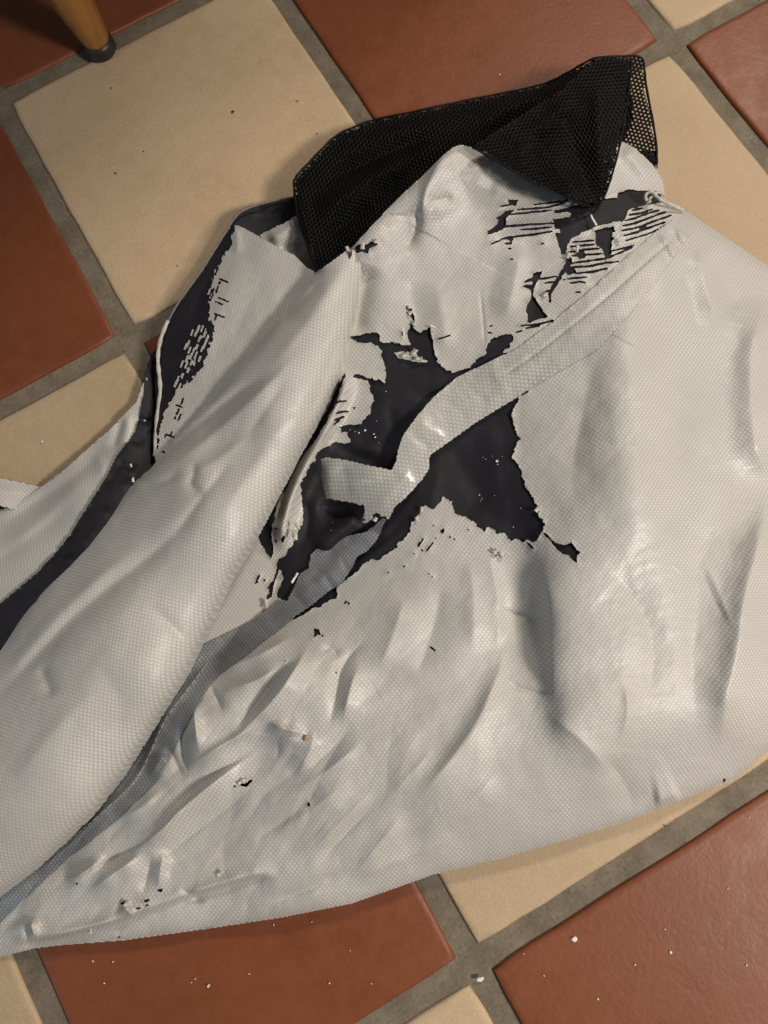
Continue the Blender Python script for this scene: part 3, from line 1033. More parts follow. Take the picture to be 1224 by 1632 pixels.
pull = np.exp(-(((X - 575) ** 2 + (Y - 400) ** 2) / 32 ** 2))
L.Z += pull * .012 * np.exp(-rightedge / 9)
holeL = np.minimum(sdf(X, Y, [(552, 396), (560, 388), (562, 404), (556, 416)]), sdf(X, Y, [(545, 424), (549, 420), (548, 428)]))
L.build('silver_fold', np.maximum(sL, -holeL), M_SHELL, cover, ang=.62)

# ---- flap left of the fold, its coating gone along the edge ------------------
Fp = Sheet(225, 530, 340, 760, 1.3)
fc = [(372, 350, 1.7), (340, 400, 1.5), (300, 455, 1.4), (262, 520, 1.35), (246, 600, 1.3), (245, 720, 1.7), (420, 380, 2.6), (470, 405, 3.0), (505, 440, 3.2),
      (400, 480, 2.8), (340, 560, 2.4), (300, 640, 2.1), (400, 560, 3.0), (300, 690, 2.2), (500, 520, 3.0)]
Fp.base(fc, .0003)
for pts, a, wl, wr in [([(385, 400), (360, 470), (330, 540), (300, 610)], 1.6, 22, 26), ([(430, 420), (400, 480), (360, 560)], -1.4, 20, 18),
                       ([(345, 420), (320, 470), (300, 520)], -1.0, 8, 8), ([(372, 356), (380, 380), (376, 410)], 1.8, 8, 10)]:
    Fp.fold(pts, a, wl, wr)
X, Y = Fp.X, Fp.Y
Fp.Z += .0003 * vnoise(X, Y, 30, 22, 81, -1) + .0001 * vnoise(X, Y, 8, 8, 82)
outF = [(372, 357), (381, 358), (392, 363), (415, 376), (445, 393), (470, 405), (490, 425), (520, 440), (520, 520), (420, 580), (300, 720), (254, 750), (246, 735), (243, 700), (248, 660),
        (246, 620), (246, 590), (252, 556), (263, 520), (277, 494), (300, 460), (322, 430), (345, 393), (362, 366)]
sF = sdf(X, Y, outF, pad=300, far=300)
Fp.build('flap_lining', sF + 1, M_LINING, cover, ang=.9, dz=-.0010)
bare = [(374, 352), (371, 372), (364, 396), (352, 416), (343, 434), (335, 452), (332, 478), (332, 505), (339, 520), (336, 545), (330, 560), (322, 582), (308, 600), (296, 612),
        (280, 622), (270, 642), (258, 668), (252, 690), (246, 740), (220, 740), (220, 480), (340, 330)]
sB = sdf(X, Y, bare, pad=100, far=100)
a = -1.13
Ur, Vr = X * math.cos(a) + Y * math.sin(a), -X * math.sin(a) + Y * math.cos(a)
sB = sB + 1.6 * blocky(X, Y, 9, 5, 83, a) + 2.0 * vnoise(X, Y, 9, 6, 84)
# islands of coating left on single threads, and slits running into it along the weave
rr = np.random.default_rng(5)
kr = [(316, 524), (322, 524), (312, 532), (306, 530), (328, 528), (318, 540), (324, 538), (330, 540), (296, 552), (300, 548), (302, 558), (308, 560), (298, 572), (304, 568), (312, 566),
      (290, 580), (297, 582), (305, 578), (311, 576), (318, 572), (314, 552), (322, 556), (326, 550), (308, 588), (300, 590), (284, 604), (290, 600), (280, 612), (286, 616)]
for (kx, ky) in kr:
    ca, sa = math.cos(-1.2), math.sin(-1.2)
    l, w = rr.uniform(4.0, 6.5), rr.uniform(1.5, 2.1)
    q = [(-l, -w), (l, -w), (l + 1, 0), (l, w), (-l, w), (-l - 1, 0)]
    kp = [(kx + u * ca - v * sa, ky + u * sa + v * ca) for u, v in q]
    sB = np.maximum(sB, -sdf(X, Y, kp))
SL = []
for k in range(34):
    t = k / 33
    bx, by = np.interp(t, [0, .25, .5, .7, 1], [338, 330, 322, 292, 252]), np.interp(t, [0, .25, .5, .7, 1], [440, 480, 540, 600, 720])
    bx += rr.uniform(-3, 16)
    by += rr.uniform(-12, 12)
    l = rr.uniform(4, 20)
    if k % 3 == 0:
        SL.append(([(bx, by), (bx + l * .9, by + l * .35)], 1.3))
    else:
        SL.append(([(bx, by), (bx + l * .36, by - l * .93)], 1.3))
for pts, w in SL:
    m = window(X, Y, pts, 8)
    d, _, _ = line_d(X[m], Y[m], pts)
    sB[m] = np.minimum(sB[m], d - w * (1 + .5 * blocky(X[m], Y[m], 4, 4, 85)))
Fp.build('silver_flap', np.maximum(sF + 1.0, -sB), M_SHELL, cover, ang=-.45)

# back of the flap's mouth: dark lining, a light fold of the shell beside it
BK = Sheet(360, 540, 300, 450, 3.0)
BK.base([(372, 345, 1.3), (400, 328, 1.0), (475, 312, .8), (480, 350, .9), (420, 372, 1.0), (500, 430, 1.4), (530, 330, .8), (450, 400, 1.0)], .0005)
BK.fold([(400, 345), (430, 345), (465, 335)], -2.0, 9)
BK.fold([(410, 335), (440, 328), (475, 322)], 2.0, 7)
sK = sdf(BK.X, BK.Y, [(364, 360), (372, 346), (384, 335), (400, 328), (440, 318), (480, 311), (530, 320), (530, 440), (500, 440), (470, 425), (420, 395), (380, 372)], pad=100)
BK.build('mouth_lining', sK, M_LINING, cover, ang=.2)
IN = Sheet(405, 530, 330, 460, 2.5)
IN.base([(415, 378, 1.2), (472, 345, 1.8), (500, 430, 1.7), (440, 380, 1.6), (520, 380, 1.8)], .0005)
IN.fold([(425, 385), (450, 372), (474, 352)], 4, 10, 14)
IN.fold([(440, 400), (465, 395), (490, 400)], -2.5, 9)
sI = sdf(IN.X, IN.Y, [(412, 374), (424, 370), (434, 364), (450, 356), (464, 349), (474, 343), (525, 350), (525, 450), (500, 444), (470, 420), (440, 400), (424, 388)], pad=100)
IN.build('silver_inner_fold', sI + .8 * blocky(IN.X, IN.Y, 6, 6, 88), M_SHELL, cover, ang=-.45)

# ---- left panel, dark binding band, far corner --------------------------------
LB = Sheet(-130, 275, 560, 1100, 3.0)
LB.base([(232, 605, .9), (200, 660, .8), (150, 706, .7), (65, 778, .6), (-60, 850, .6), (228, 640, .8), (190, 725, 1.5), (140, 800, 2.0), (90, 870, 2.0), (0, 960, 1.9), (-110, 1050, 1.8),
         (120, 770, 1.6), (40, 860, 1.6), (-60, 930, 1.5), (255, 600, .4), (250, 740, 1.0), (245, 680, .6)], .0004)
for pts, a_, wl, wr in [([(-20, 850), (60, 800), (130, 752), (190, 690)], -2.6, 16, 16), ([(-20, 905), (60, 850), (120, 800)], -1.6, 14, 14),
                        ([(196, 664), (188, 690), (178, 722)], -2.6, 6, 8), ([(206, 652), (202, 690), (192, 720)], 2.0, 8, 9), ([(0, 880), (80, 820), (150, 745)], 1.6, 14, 14),
                        ([(-10, 830), (60, 785), (110, 745)], 1.4, 10, 12), ([(150, 720), (165, 740), (160, 765)], 1.4, 8, 10)]:
    LB.fold(pts, a_, wl, wr)
X, Y = LB.X, LB.Y
LB.Z += .0003 * vnoise(X, Y, 50, 25, 91, -.75)
outB = [(234, 600), (238, 625), (234, 660), (226, 690), (200, 735), (178, 770), (152, 812), (128, 845), (103, 878), (60, 925), (0, 985), (-120, 1095), (-128, 890), (-60, 850), (-10, 818), (30, 800), (62, 779), (100, 751), (150, 706), (180, 680), (195, 663),
        (206, 652), (218, 640), (226, 616)]
sLB = sdf(X, Y, outB, pad=300, far=300)
edge = np.maximum(-sLB, 0)
LB.build('silver_side_panel', sLB, M_SHELL, cover, ang=-.4)
DS = Sheet(-130, 300, 545, 1130, 3.0)
DS.Z = LB.at(DS.X, DS.Y) + .0012
DS.base([(250, 560, -.5), (235, 640, .05), (200, 740, .1), (0, 980, .1), (-100, 1080, .1), (250, 700, -.1), (100, 900, .12)], .001)
for k, (x, y) in enumerate([(208, 700), (196, 740), (182, 762), (150, 806), (128, 838), (92, 880), (40, 940), (222, 668), (120, 850)]):
    DS.fold([(x - 12, y - 4), (x + 8, y + 2), (x + 26, y + 4)], -2.6 if k % 2 else -1.8, 4, 6, p=1.5)
    DS.fold([(x - 12, y + 6), (x + 10, y + 14), (x + 26, y + 14)], 1.4, 6, 7)
outD = [(240, 566), (250, 556), (262, 545), (280, 560), (280, 720), (262, 745), (240, 765), (212, 800), (150, 870), (90, 940), (0, 1040), (-120, 1120), (-128, 1078), (0, 962), (60, 912), (86, 884), (112, 852), (142, 803), (169, 761), (186, 727),
        (216, 687), (224, 655), (229, 630), (231, 600)]
DS.Z = np.maximum(DS.Z, .003)
DS.build('binding_band', sdf(DS.X, DS.Y, outD, pad=300, far=300), M_LINING, cover, ang=-.8)
CN = Sheet(-130, 90, 730, 840, 3.0)
CN.base([(-100, 750, .6), (0, 764, .7), (60, 777, .4), (0, 800, 1.0), (30, 800, .6), (-100, 800, .9)], .0005)
CN.fold([(-60, 772), (0, 782), (50, 790)], 1.6, 8)
CN.build('silver_corner', sdf(CN.X, CN.Y, [(-125, 735), (-60, 748), (0, 762), (30, 768), (66, 776), (60, 800), (24, 812), (0, 806), (-125, 780)], pad=150, far=150), M_SHELL, cover, ang=.1)
CD = Sheet(-130, 90, 780, 850, 4.0)
CD.base([(-100, 790, .5), (0, 806, .35), (40, 815, .35), (-100, 840, .3)], .0005)
CD.build('corner_lining', sdf(CD.X, CD.Y, [(-125, 770), (0, 796), (50, 800), (50, 830), (-125, 840)], pad=150, far=150), M_LINING, cover)


# ---- tapes ------------------------------------------------------------------
T = Sheet(470, 1120, 335, 845, 2.0)
T.Z = bil(RZ0, R.xs[0], R.ys[0], R.step, T.X, T.Y)
hz = bil(big, R.xs[0], R.ys[0], R.step, T.X, T.Y)
for _ in range(14):
    z = T.Z.copy()
    T.Z[1:-1, 1:-1] = (z[:-2, 1:-1] + z[2:, 1:-1] + z[1:-1, :-2] + z[1:-1, 2:]) / 4
T.Z = np.maximum(T.Z, np.where(hz > 0, bil(RZ0, R.xs[0], R.ys[0], R.step, T.X, T.Y), 0)) + .0009
T.Z += .0018 * sst(0, -40, hz)
f = tps([(500, 760, -.2), (510, 800, -.3), (580, 760, .9), (620, 790, .9), (660, 690, .5), (720, 640, .2), (800, 590, 0), (560, 735, .6), (640, 740, .6), (950, 480, 0), (1070, 370, 0)], .001)
T.Z += np.where(T.X < 900, np.clip(f(T.X, T.Y), -.004, .014) * sst(780, 640, T.X), 0)
T.fold([(496, 740), (497, 765), (504, 796)], -9, 14, 9, p=1.6, taper=0)
T.fold([(625, 748), (640, 752), (662, 776)], 0.72, 8, 9)
T.fold([(560, 770), (600, 775), (622, 752)], -0.72, 8, 8)
T.fold([(648, 690), (670, 700), (690, 722)], -0.81, 8, 8)
T.fold([(660, 668), (690, 690), (720, 706)], 0.72, 8, 9)
T.fold([(700, 630), (730, 650), (750, 676)], -0.45, 8, 8)
T.fold([(735, 605), (765, 630), (780, 655)], -0.54, 8, 10)
T.fold([(780, 590), (800, 610), (812, 630)], 0.54, 10, 8)
T.fold([(600, 800), (630, 780), (655, 745)], 0.63, 8, 8)
T.fold([(520, 735), (525, 760), (528, 795)], 0.68, 12, 12)
T.fold([(545, 735), (552, 765), (556, 800)], -0.54, 9, 9)
T.fold([(1050, 372), (1068, 392), (1080, 420)], 2.2, 5, 6)
T.fold([(1062, 366), (1082, 388), (1096, 410)], -1.8, 5, 5)
T.fold([(1074, 362), (1094, 380), (1108, 400)], 1.5, 4, 5)
T.Z += .00016 * vnoise(T.X, T.Y, 26, 14, 95, -.66) + .00010 * vnoise(T.X, T.Y, 16, 7, 94, .9) + .00005 * vnoise(T.X, T.Y, 6, 9, 96)
# stitched line down its middle
mid = [(1084, 372), (1040, 408), (960, 480), (900, 528), (846, 570), (800, 600)]
T.fold(mid, -.9, 3, 3, p=1.4, taper=.05)
outT = [(1074, 350), (1050, 366), (1000, 409), (940, 464), (878, 516), (825, 555), (775, 579), (729, 601), (690, 634), (665, 663), (642, 695), (635, 716), (631, 736), (624, 750),
        (604, 745), (583, 741), (550, 733), (519, 729), (505, 734), (497, 742), (494, 754), (496, 775), (503, 792), (520, 794), (550, 799), (574, 804), (582, 806), (580, 814), (577, 824),
        (581, 834), (590, 826), (597, 818), (607, 822), (619, 827), (630, 806), (645, 795), (661, 777), (674, 762), (684, 747), (683, 732), (687, 724), (697, 717), (760, 672), (821, 635), (870, 603), (953, 556), (1000, 505),
        (1040, 455), (1085, 395), (1104, 366)]
sT = sdf(T.X, T.Y, outT, pad=100, far=100)
tear = np.exp(-(((T.X - 595) ** 2 + (T.Y - 825) ** 2) / 26 ** 2))
sT = sT + tear * 3 * blocky(T.X, T.Y, 5, 5, 97)
cut = (T.X - 872) * .78 - (T.Y - 560) * .62
TAPE = T.build('seam_tape', np.maximum(sT, cut), M_TAPE, cover, ang=.75)
T.build('seam_tape', np.maximum(sT, -cut - 1), M_SHELL, cover, ang=.75)

T2 = Sheet(-120, 640, 810, 1530, 2.5)
T2.Z = bil(R.Z, R.xs[0], R.ys[0], R.step, T2.X, T2.Y) + .0011
T2.fold([(600, 830), (560, 870), (520, 920), (470, 950)], 3.0, 24, 16, p=1.8, taper=.15)
T2.fold([(540, 880), (552, 905), (566, 925)], -1.5, 5, 6)
T2.fold([(515, 915), (525, 930), (535, 945)], -1.4, 5, 5)
T2.fold([(330, 1060), (263, 1145), (223, 1236), (167, 1292), (60, 1390)], 1.6, 3.5, 3.5, taper=.1)
T2.Z += .0004 * vnoise(T2.X, T2.Y, 9, 30, 98, -.85)
out2 = [(610, 826), (615, 828), (601, 860), (586, 878), (569, 887), (560, 906), (551, 920), (540, 933), (524, 942), (495, 966), (468, 984), (440, 1008), (425, 1017), (390, 1046), (350, 1074), (330, 1098), (312, 1130), (294, 1162),
        (272, 1208), (250, 1244), (228, 1266), (180, 1312), (112, 1364), (60, 1412), (0, 1470), (-110, 1525), (-118, 1480), (0, 1400), (120, 1300), (200, 1200), (250, 1120), (300, 1040), (340, 1020), (400, 990), (446, 956), (458, 958), (468, 938), (478, 915), (492, 905), (496, 884), (505, 875),
        (530, 868), (556, 854), (583, 848), (596, 838)]
s2 = sdf(T2.X, T2.Y, out2, pad=300, far=300)
TAPE2 = T2.build('seam_tape', s2, M_TAPE2, cover, ang=.06)


# ---- tubes: piping, thread, cord ---------------------------------------------
def tube(name, pts, rad, mat, parent, seg=8, flat=1.0, smooth=2):
    """pts: (px, py, z) centre line in world after unprojection"""
    w = [tuple(unproj(p[0], p[1], p[2])) for p in pts]
    for _ in range(smooth):
        q = [w[0]]
        for a, b in zip(w[:-1], w[1:]):
            q.append(tuple(a[i] * .75 + b[i] * .25 for i in range(3)))
            q.append(tuple(a[i] * .25 + b[i] * .75 for i in range(3)))
        q.append(w[-1])
        w = q
    V, Fc = [], []
    n = len(w)
    for i, p in enumerate(w):
        t = Vector(w[min(i + 1, n - 1)]) - Vector(w[max(i - 1, 0)])
        t.normalize()
        s = t.cross(Vector((0, 0, 1)))
        if s.length < 1e-4: s = Vector((1, 0, 0))
        s.normalize()
        u = s.cross(t)
        r = rad * (.9 + .25 * math.sin(i * 1.7) * .5 + random.uniform(-.08, .08)) * (1 if 0 < i < n - 1 else .4)
        for k in range(seg):
            an = 2 * math.pi * k / seg
            V.append(Vector(p) + s * math.cos(an) * r + u * math.sin(an) * r * flat)
    for i in range(n - 1):
        for k in range(seg):
            Fc.append([i * seg + k, i * seg + (k + 1) % seg, (i + 1) * seg + (k + 1) % seg, (i + 1) * seg + k])
    return link(name, mesh_np(name, np.array([tuple(v) for v in V]), np.array(Fc)), mat, parent)


tube('piping', [(474, 313, .012), (440, 319, .0125), (402, 329, .014), (384, 337, .016), (373, 348, .0185), (360, 368, .0185), (345, 392, .0182), (322, 429, .0172), (300, 458, .016), (278, 492, .0152), (268, 512, .015)],
     .0007, M_GREY, cover)
tube('piping', [(268, 510, .015), (259, 530, .0150), (253, 552, .0148), (251, 575, .0144), (254, 600, .014), (256, 625, .014), (251, 655, .0145), (248, 690, .015), (247, 728, .0165)], .0014, M_EDGE, cover, flat=.5)
tube('cord', [(1036, 322, .042), (1027, 316, .046), (1031, 307, .047), (1040, 305, .048), (1046, 313, .047), (1058, 322, .045), (1072, 327, .041), (1090, 336, .036)], .0011, M_EDGE, cover)
tube('cord', [(1030, 326, .041), (1036, 315, .047), (1048, 305, .043), (1060, 312, .038)], .0008, M_EDGE, cover)
def stitches(pts, zf, parent, gap=9, rad=.00022):
    for a, b in zip(pts[:-1], pts[1:]):
        n_ = max(1, int(math.dist(a, b) / gap))
        for k in range(n_):
            p0 = [a[j] + (b[j] - a[j]) * (k + .12) / n_ for j in (0, 1)]
            p1 = [a[j] + (b[j] - a[j]) * (k + .80) / n_ for j in (0, 1)]
            tube('stitch', [(*p0, zf(*p0) + .0003), (*p1, zf(*p1) + .0003)], rad, M_THREAD, parent, seg=5, smooth=0)


tz = lambda x, y: float(T.at(np.array([x]), np.array([y]))[0])
stitches([(1076, 380), (1040, 412), (960, 484), (900, 532), (846, 574), (790, 607), (735, 640)], tz, TAPE)
zz = lambda x, y: float(T2.at(np.array([x]), np.array([y]))[0])
st_pts = [(331, 1056), (300, 1098), (263, 1145), (244, 1190), (223, 1236), (200, 1262), (167, 1292), (110, 1340), (51, 1392)]
st_pts = chaikin(st_pts, 2)
stitches(st_pts, lambda x, y: zz(x, y) + .0004, TAPE2, rad=.00042)


# ---- curled shreds and crumbs of coating lying on the cover --------------------
def shred(name, px, py, z, L_, w, ang, curl, mat, parent, tilt=0.0):
    """a small curled scrap of coating: an arc strip, torn ends"""
    n, k = 6, 3
    V, Fc = [], []
    c, s = math.cos(ang), math.sin(ang)
    o = unproj(px, py, z)
    for i in range(n):
        t = i / (n - 1) - .5
        th = curl * t
        x = L_ * (math.sin(th) / curl if abs(curl) > .05 else t)
        zc = L_ * ((1 - math.cos(th)) / curl if abs(curl) > .05 else 0)
        for j in range(k):
            y = w * (j / (k - 1) - .5) * random.uniform(.75, 1.15)
            xx = x + random.uniform(-.06, .06) * L_
            V.append((o[0] + xx * c - y * s, o[1] + xx * s + y * c, o[2] + zc + tilt * y))
    for i in range(n - 1):
        for j in range(k - 1):
            q = i * k + j
            Fc.append([q, q + 1, q + k + 1, q + k])
    me = mesh_np(name, np.array(V), np.array(Fc))
    ob = link(name, me, mat, parent)
    sm = ob.modifiers.new('thickness', 'SOLIDIFY')
    sm.thickness = .0003
    return ob


rz = lambda x, y: float(bil(RZ0, R.xs[0], R.ys[0], R.step, np.array([x]), np.array([y]))[0])
for (x, y, l, w, an, cu, dz) in [(554, 398, .0042, .0022, 1.4, 1.6, .0035), (578, 394, .0052, .0026, 1.0, 1.8, .003), (599, 385, .0034, .0022, .3, 1.5, .002), (652, 490, .0026, .002, 1.2, 1.4, .0015),
                                 (660, 516, .0034, .003, .6, 1.8, .0015), (654, 499, .003, .0022, .2, 1.6, .0015), (690, 521, .0034, .0014, -1.1, 1.2, .002), (660, 562, .0046, .003, .5, 1.6, .002), (668, 572, .004, .0022, -.6, 1.7, .002),
                                 (646, 566, .005, .0024, .1, 1.2, .0012), (790, 879, .0036, .003, .2, 1.8, .002), (799, 884, .004, .003, 1.2, 2.2, .002), (946, 352, .0075, .0012, 1.45, .7, .003),
                                 (905, 408, .0044, .0022, .7, 1.6, .002), (920, 398, .005, .0018, .9, 1.3, .0024), (986, 384, .0036, .0026, 1.3, 1.9, .002), (384, 1246, .0040, .0020, .2, 1.8, .0012), (391, 1244, .003, .002, -.5, 1.8, .0012),
                                 (350, 1392, .0036, .0018, .2, 1.5, .001), (200, 1441, .0030, .002, .5, 1.5, .001), (145, 1483, .0030, .0012, .9, .9, .001), (470, 853, .006, .003, 1.2, 1.0, .012),
                                 (474, 838, .0048, .0022, 1.5, 1.2, .014), (470, 921, .0075, .0015, .5, 1.4, .006), (672, 812, .0034, .0018, .9, 1.4, .0015), (664, 828, .003, .002, 1.1, 1.3, .0015), (856, 812, .0034, .0024, .3, 1.4, .0012),
                                 (424, 962, .0050, .0022, 1.2, 1.2, .003), (212, 765, .0028, .0014, 1.2, .9, .013), (209, 742, .0022, .001, 1.4, .6, .013), (868, 470, .003, .002, .2, 1.5, .001), (598, 828, .003, .0022, .4, 1.2, .008)]:
    shred('coating_scrap', x, y, rz(x, y) + dz, l, w, an, cu, M_FLAKE if w < .0016 else M_EDGE, PANEL)
for (x, y, s) in [(582, 686, 1.7), (572, 690, 1.2), (566, 688, .7), (596, 692, 1.1), (598, 697, 1.3), (600, 671, .7), (615, 624, .8), (558, 685, .7), (604, 706, .5), (792, 735, 1.8), (793, 740, .9), (774, 732, .6),
                  (770, 729, .5), (784, 727, .5), (764, 789, 1.0), (768, 795, .6), (766, 798, .6), (800, 728, .5), (788, 790, .5), (830, 810, .5), (818, 840, .6), (718, 614, .6), (645, 760, .4), (625, 390, .5), (562, 922, .5),
                  (528, 845, .5), (530, 833, .5), (736, 770, .4), (540, 704, .5), (627, 392, .5)]:
    zc = float(LN.at(np.array([x]), np.array([y]))[0]) + .0006
    if rz(x, y) + .0008 > zc and y < 395: zc = rz(x, y) + .0012
    shred('coating_crumb', x, y, zc, .0008 * s, .0006 * s, random.uniform(0, 3), random.uniform(.4, 1.4), M_FLAKE, LINING)
# stain
shred('stain', 487, 1176, rz(487, 1176) + .0005, .0030, .0026, .9, .05, simple('brown_stain', (.28, .19, .10), rough=.8, nscale=600, namp=.5), PANEL)


# ---- black mesh ---------------------------------------------------------------
def net(name, sheet, poly, pitch, ang, hole, mat, parent, zoff=0.0, jit=.10):
    """open-work mesh cloth: a honeycomb of thread rings with real holes"""
    p = np.array(poly, float)
    cx, cy = p.mean(0)
    R_ = np.linalg.norm(p - [cx, cy], axis=1).max() + 20
    rx, ry = pitch / math.sqrt(3), pitch * .5
    nu = int(R_ / pitch) + 2
    nv = int(R_ / (pitch * .86)) + 2
    ii, jj = np.meshgrid(np.arange(-nu, nu + 1), np.arange(-nv, nv + 1))
    u = (ii + .5 * (jj % 2)) * pitch
    v = jj * pitch * math.sqrt(3) / 2
    u, v = u.ravel(), v.ravel()
    c, s = math.cos(ang), math.sin(ang)
    gx, gy = cx + u * c - v * s, cy + u * s + v * c
    # threads wander
    wx, wy = 3 * vnoise(gx, gy, 60, 60, 101), 3 * vnoise(gx, gy, 60, 60, 102)
    inside = sdf(gx + wx, gy + wy, poly, pad=60, far=60) < -1
    gx, gy = gx[inside], gy[inside]
    n = len(gx)
    r = RNG.uniform(1 - jit, 1 + jit, n)
    V, Fc = [], []
    ang6 = [ang + math.pi / 6 + k * math.pi / 3 for k in range(6)]
    out, inn, low = [], [], []
    for a_ in ang6:
        ox, oy = gx + math.cos(a_) * rx, gy + math.sin(a_) * rx
        out.append((ox + 3 * vnoise(ox, oy, 60, 60, 101), oy + 3 * vnoise(ox, oy, 60, 60, 102)))
        ix, iy = gx + math.cos(a_) * rx * hole * r, gy + math.sin(a_) * rx * hole * r
        inn.append((ix + 3 * vnoise(ix, iy, 60, 60, 101), iy + 3 * vnoise(ix, iy, 60, 60, 102)))
    vs_ = []
    for (ox, oy) in out:
        vs_.append(unproj(ox, oy, sheet.at(ox, oy) + zoff + .0003))
    for (ix, iy) in inn:
        vs_.append(unproj(ix, iy, sheet.at(ix, iy) + zoff - .0003))
    V = np.stack(vs_, 1).reshape(-1, 3)          # n x 12
    base = np.arange(n)[:, None] * 12
    fs = []
    for k in range(6):
        k2 = (k + 1) % 6
        fs.append(np.concatenate([base + k, base + k2, base + 6 + k2, base + 6 + k], 1))
    Fc = np.concatenate(fs, 0)
    return link(name, mesh_np(name, V, Fc), mat, parent)


MB = Sheet(440, 1080, 70, 460, 4.0)
MB.base([(470, 290, 2.4), (486, 266, 2.4), (537, 214, 2.2), (594, 191, 2.2), (743, 160, 2.4), (857, 137, 2.6), (903, 117, 3.2), (949, 92, 3.8), (1023, 89, 3.4), (1046, 226, 2.2), (1046, 289, 1.8), (474, 346, 2.8), (503, 426, 3.3),
         (600, 280, 3.0), (560, 320, 3.4), (700, 220, 3.6), (800, 200, 3.6), (900, 180, 4.0), (540, 380, 3.5), (640, 260, 3.2), (1000, 160, 3.6), (960, 250, 3.6), (850, 250, 3.2)], .0005)
for pts, a_, wl, wr in [([(490, 290), (560, 275), (640, 230), (720, 215)], -5, 14, 14), ([(500, 260), (570, 235), (660, 195), (760, 185)], 4, 14, 18), ([(500, 340), (560, 310), (610, 275), (660, 262)], 5, 16, 16),
                        ([(510, 380), (560, 350), (600, 310)], -4, 12, 12), ([(760, 190), (840, 165), (900, 140), (950, 110)], 4, 12, 18), ([(760, 210), (850, 190), (920, 165), (960, 130)], -5, 10, 14),
                        ([(600, 205), (700, 180), (800, 165)], -2.5, 8, 8), ([(1000, 100), (1005, 160), (1020, 220)], 4, 12, 14), ([(480, 300), (484, 350), (505, 415)], 3, 8, 10), ([(970, 110), (985, 150), (990, 200)], -5, 10, 10)]:
    MB.fold(pts, a_, wl, wr)
MB.Z += .0012 * vnoise(MB.X, MB.Y, 40, 22, 111, -.4)
# keep under the silver ridge
zr = bil(RZ0, R.xs[0], R.ys[0], R.step, MB.X, MB.Y)
so = bil(sO, R.xs[0], R.ys[0], R.step, MB.X, MB.Y)
MB.Z = np.where((so < 12) & (MB.Y > 215), np.minimum(MB.Z, zr - .004), MB.Z)
polyB = [(468, 289), (474, 278), (486, 266), (512, 238), (537, 214), (565, 202), (594, 191), (660, 178), (743, 160), (800, 149), (857, 137), (880, 129), (903, 117), (928, 102), (949, 91), (985, 90), (1024, 88),
         (1027, 110), (1029, 134), (1038, 180), (1046, 226), (1047, 262), (1047, 274), (1020, 262), (985, 240), (900, 262), (760, 258), (735, 245), (660, 310), (600, 366), (540, 418), (512, 434), (503, 428), (486, 380), (474, 346), (470, 315)]
MESHP = net('mesh_panel', MB, polyB, 6.6, .25, .42, M_MESH, cover)
# second layer of the folded mesh, behind the first (open only at the right corner)
polyB2 = [(470, 292), (488, 266), (537, 216), (594, 193), (743, 162), (857, 139), (903, 119), (949, 93), (992, 92), (1004, 130), (1012, 180), (1000, 215), (985, 240), (900, 262), (760, 258), (735, 245), (660, 310), (600, 366), (512, 434), (503, 426), (474, 346)]
net('mesh_panel', MB, polyB2, 6.6, .62, .26, M_MESH, cover, zoff=-.004)
net('mesh_panel', MB, polyB2, 6.6, 1.1, .22, M_MESH, cover, zoff=-.0075)

MF = Sheet(700, 1060, 70, 350, 3.0)
zr = bil(RZ0, R.xs[0], R.ys[0], R.step, MF.X, MF.Y)
low = tps([(757, 237, 7.2), (857, 294, 6.6), (926, 326, 5.4), (952, 332, 4.5), (972, 289, 4.8), (989, 226, 4.8), (994, 191, 5.0), (1000, 95, 4.2), (949, 93, 4.4), (850, 190, 6.0), (900, 250, 6.2), (940, 290, 5.0), (960, 220, 5.6), (960, 150, 5.4)], .0005)
MF.Z = low(MF.X, MF.Y)
for pts, a_, wl, wr in [([(955, 110), (950, 200), (955, 300)], 5, 20, 12), ([(900, 170), (915, 230), (940, 300)], -4, 14, 14), ([(780, 235), (850, 215), (930, 140)], 4, 12, 16), ([(860, 240), (890, 270), (930, 310)], 3, 12, 12), ([(830, 250), (870, 220), (900, 200)], -2.5, 10, 10)]:
    MF.fold(pts, a_, wl, wr)
MF.Z += .0010 * vnoise(MF.X, MF.Y, 30, 22, 113, .8)
MF.Z = np.maximum(MF.Z, np.where(MF.Y > 222, zr + .003, 0))
polyF = [(752, 232), (800, 205), (850, 172), (900, 138), (949, 93), (985, 92), (1005, 92), (1003, 140), (997, 180), (989, 228), (981, 258), (972, 290), (962, 316), (953, 332), (945, 325), (936, 329), (926, 324), (890, 310), (857, 294), (820, 273), (784, 252)]
MESHF = net('mesh_flap', MF, polyF, 6.6, .95, .40, M_MESH, cover)
net('mesh_flap', MF, polyF, 6.4, .5, .2, M_MESH, cover, zoff=-.0022)
# hemmed rims of the mesh
mz = lambda S_, x, y, o=0: (x, y, float(S_.at(np.array([x]), np.array([y]))[0]) + o)
tube('mesh_hem', [mz(MB, x, y) for x, y in polyB[:22]], .0009, M_MESH, MESHP, flat=.7)
tube('mesh_hem', [mz(MB, x, y) for x, y in [(468, 289), (470, 315), (474, 346), (486, 380), (503, 428), (512, 434), (530, 424)]], .0009, M_MESH, MESHP, flat=.7)
tube('mesh_hem', [mz(MF, x, y) for x, y in [(752, 234), (784, 252), (820, 273), (857, 294), (890, 310), (926, 325), (951, 332), (962, 316), (972, 290), (981, 258), (989, 228), (997, 180), (1003, 140), (1006, 95)]], .0008, M_MESH, MESHF, flat=.7)
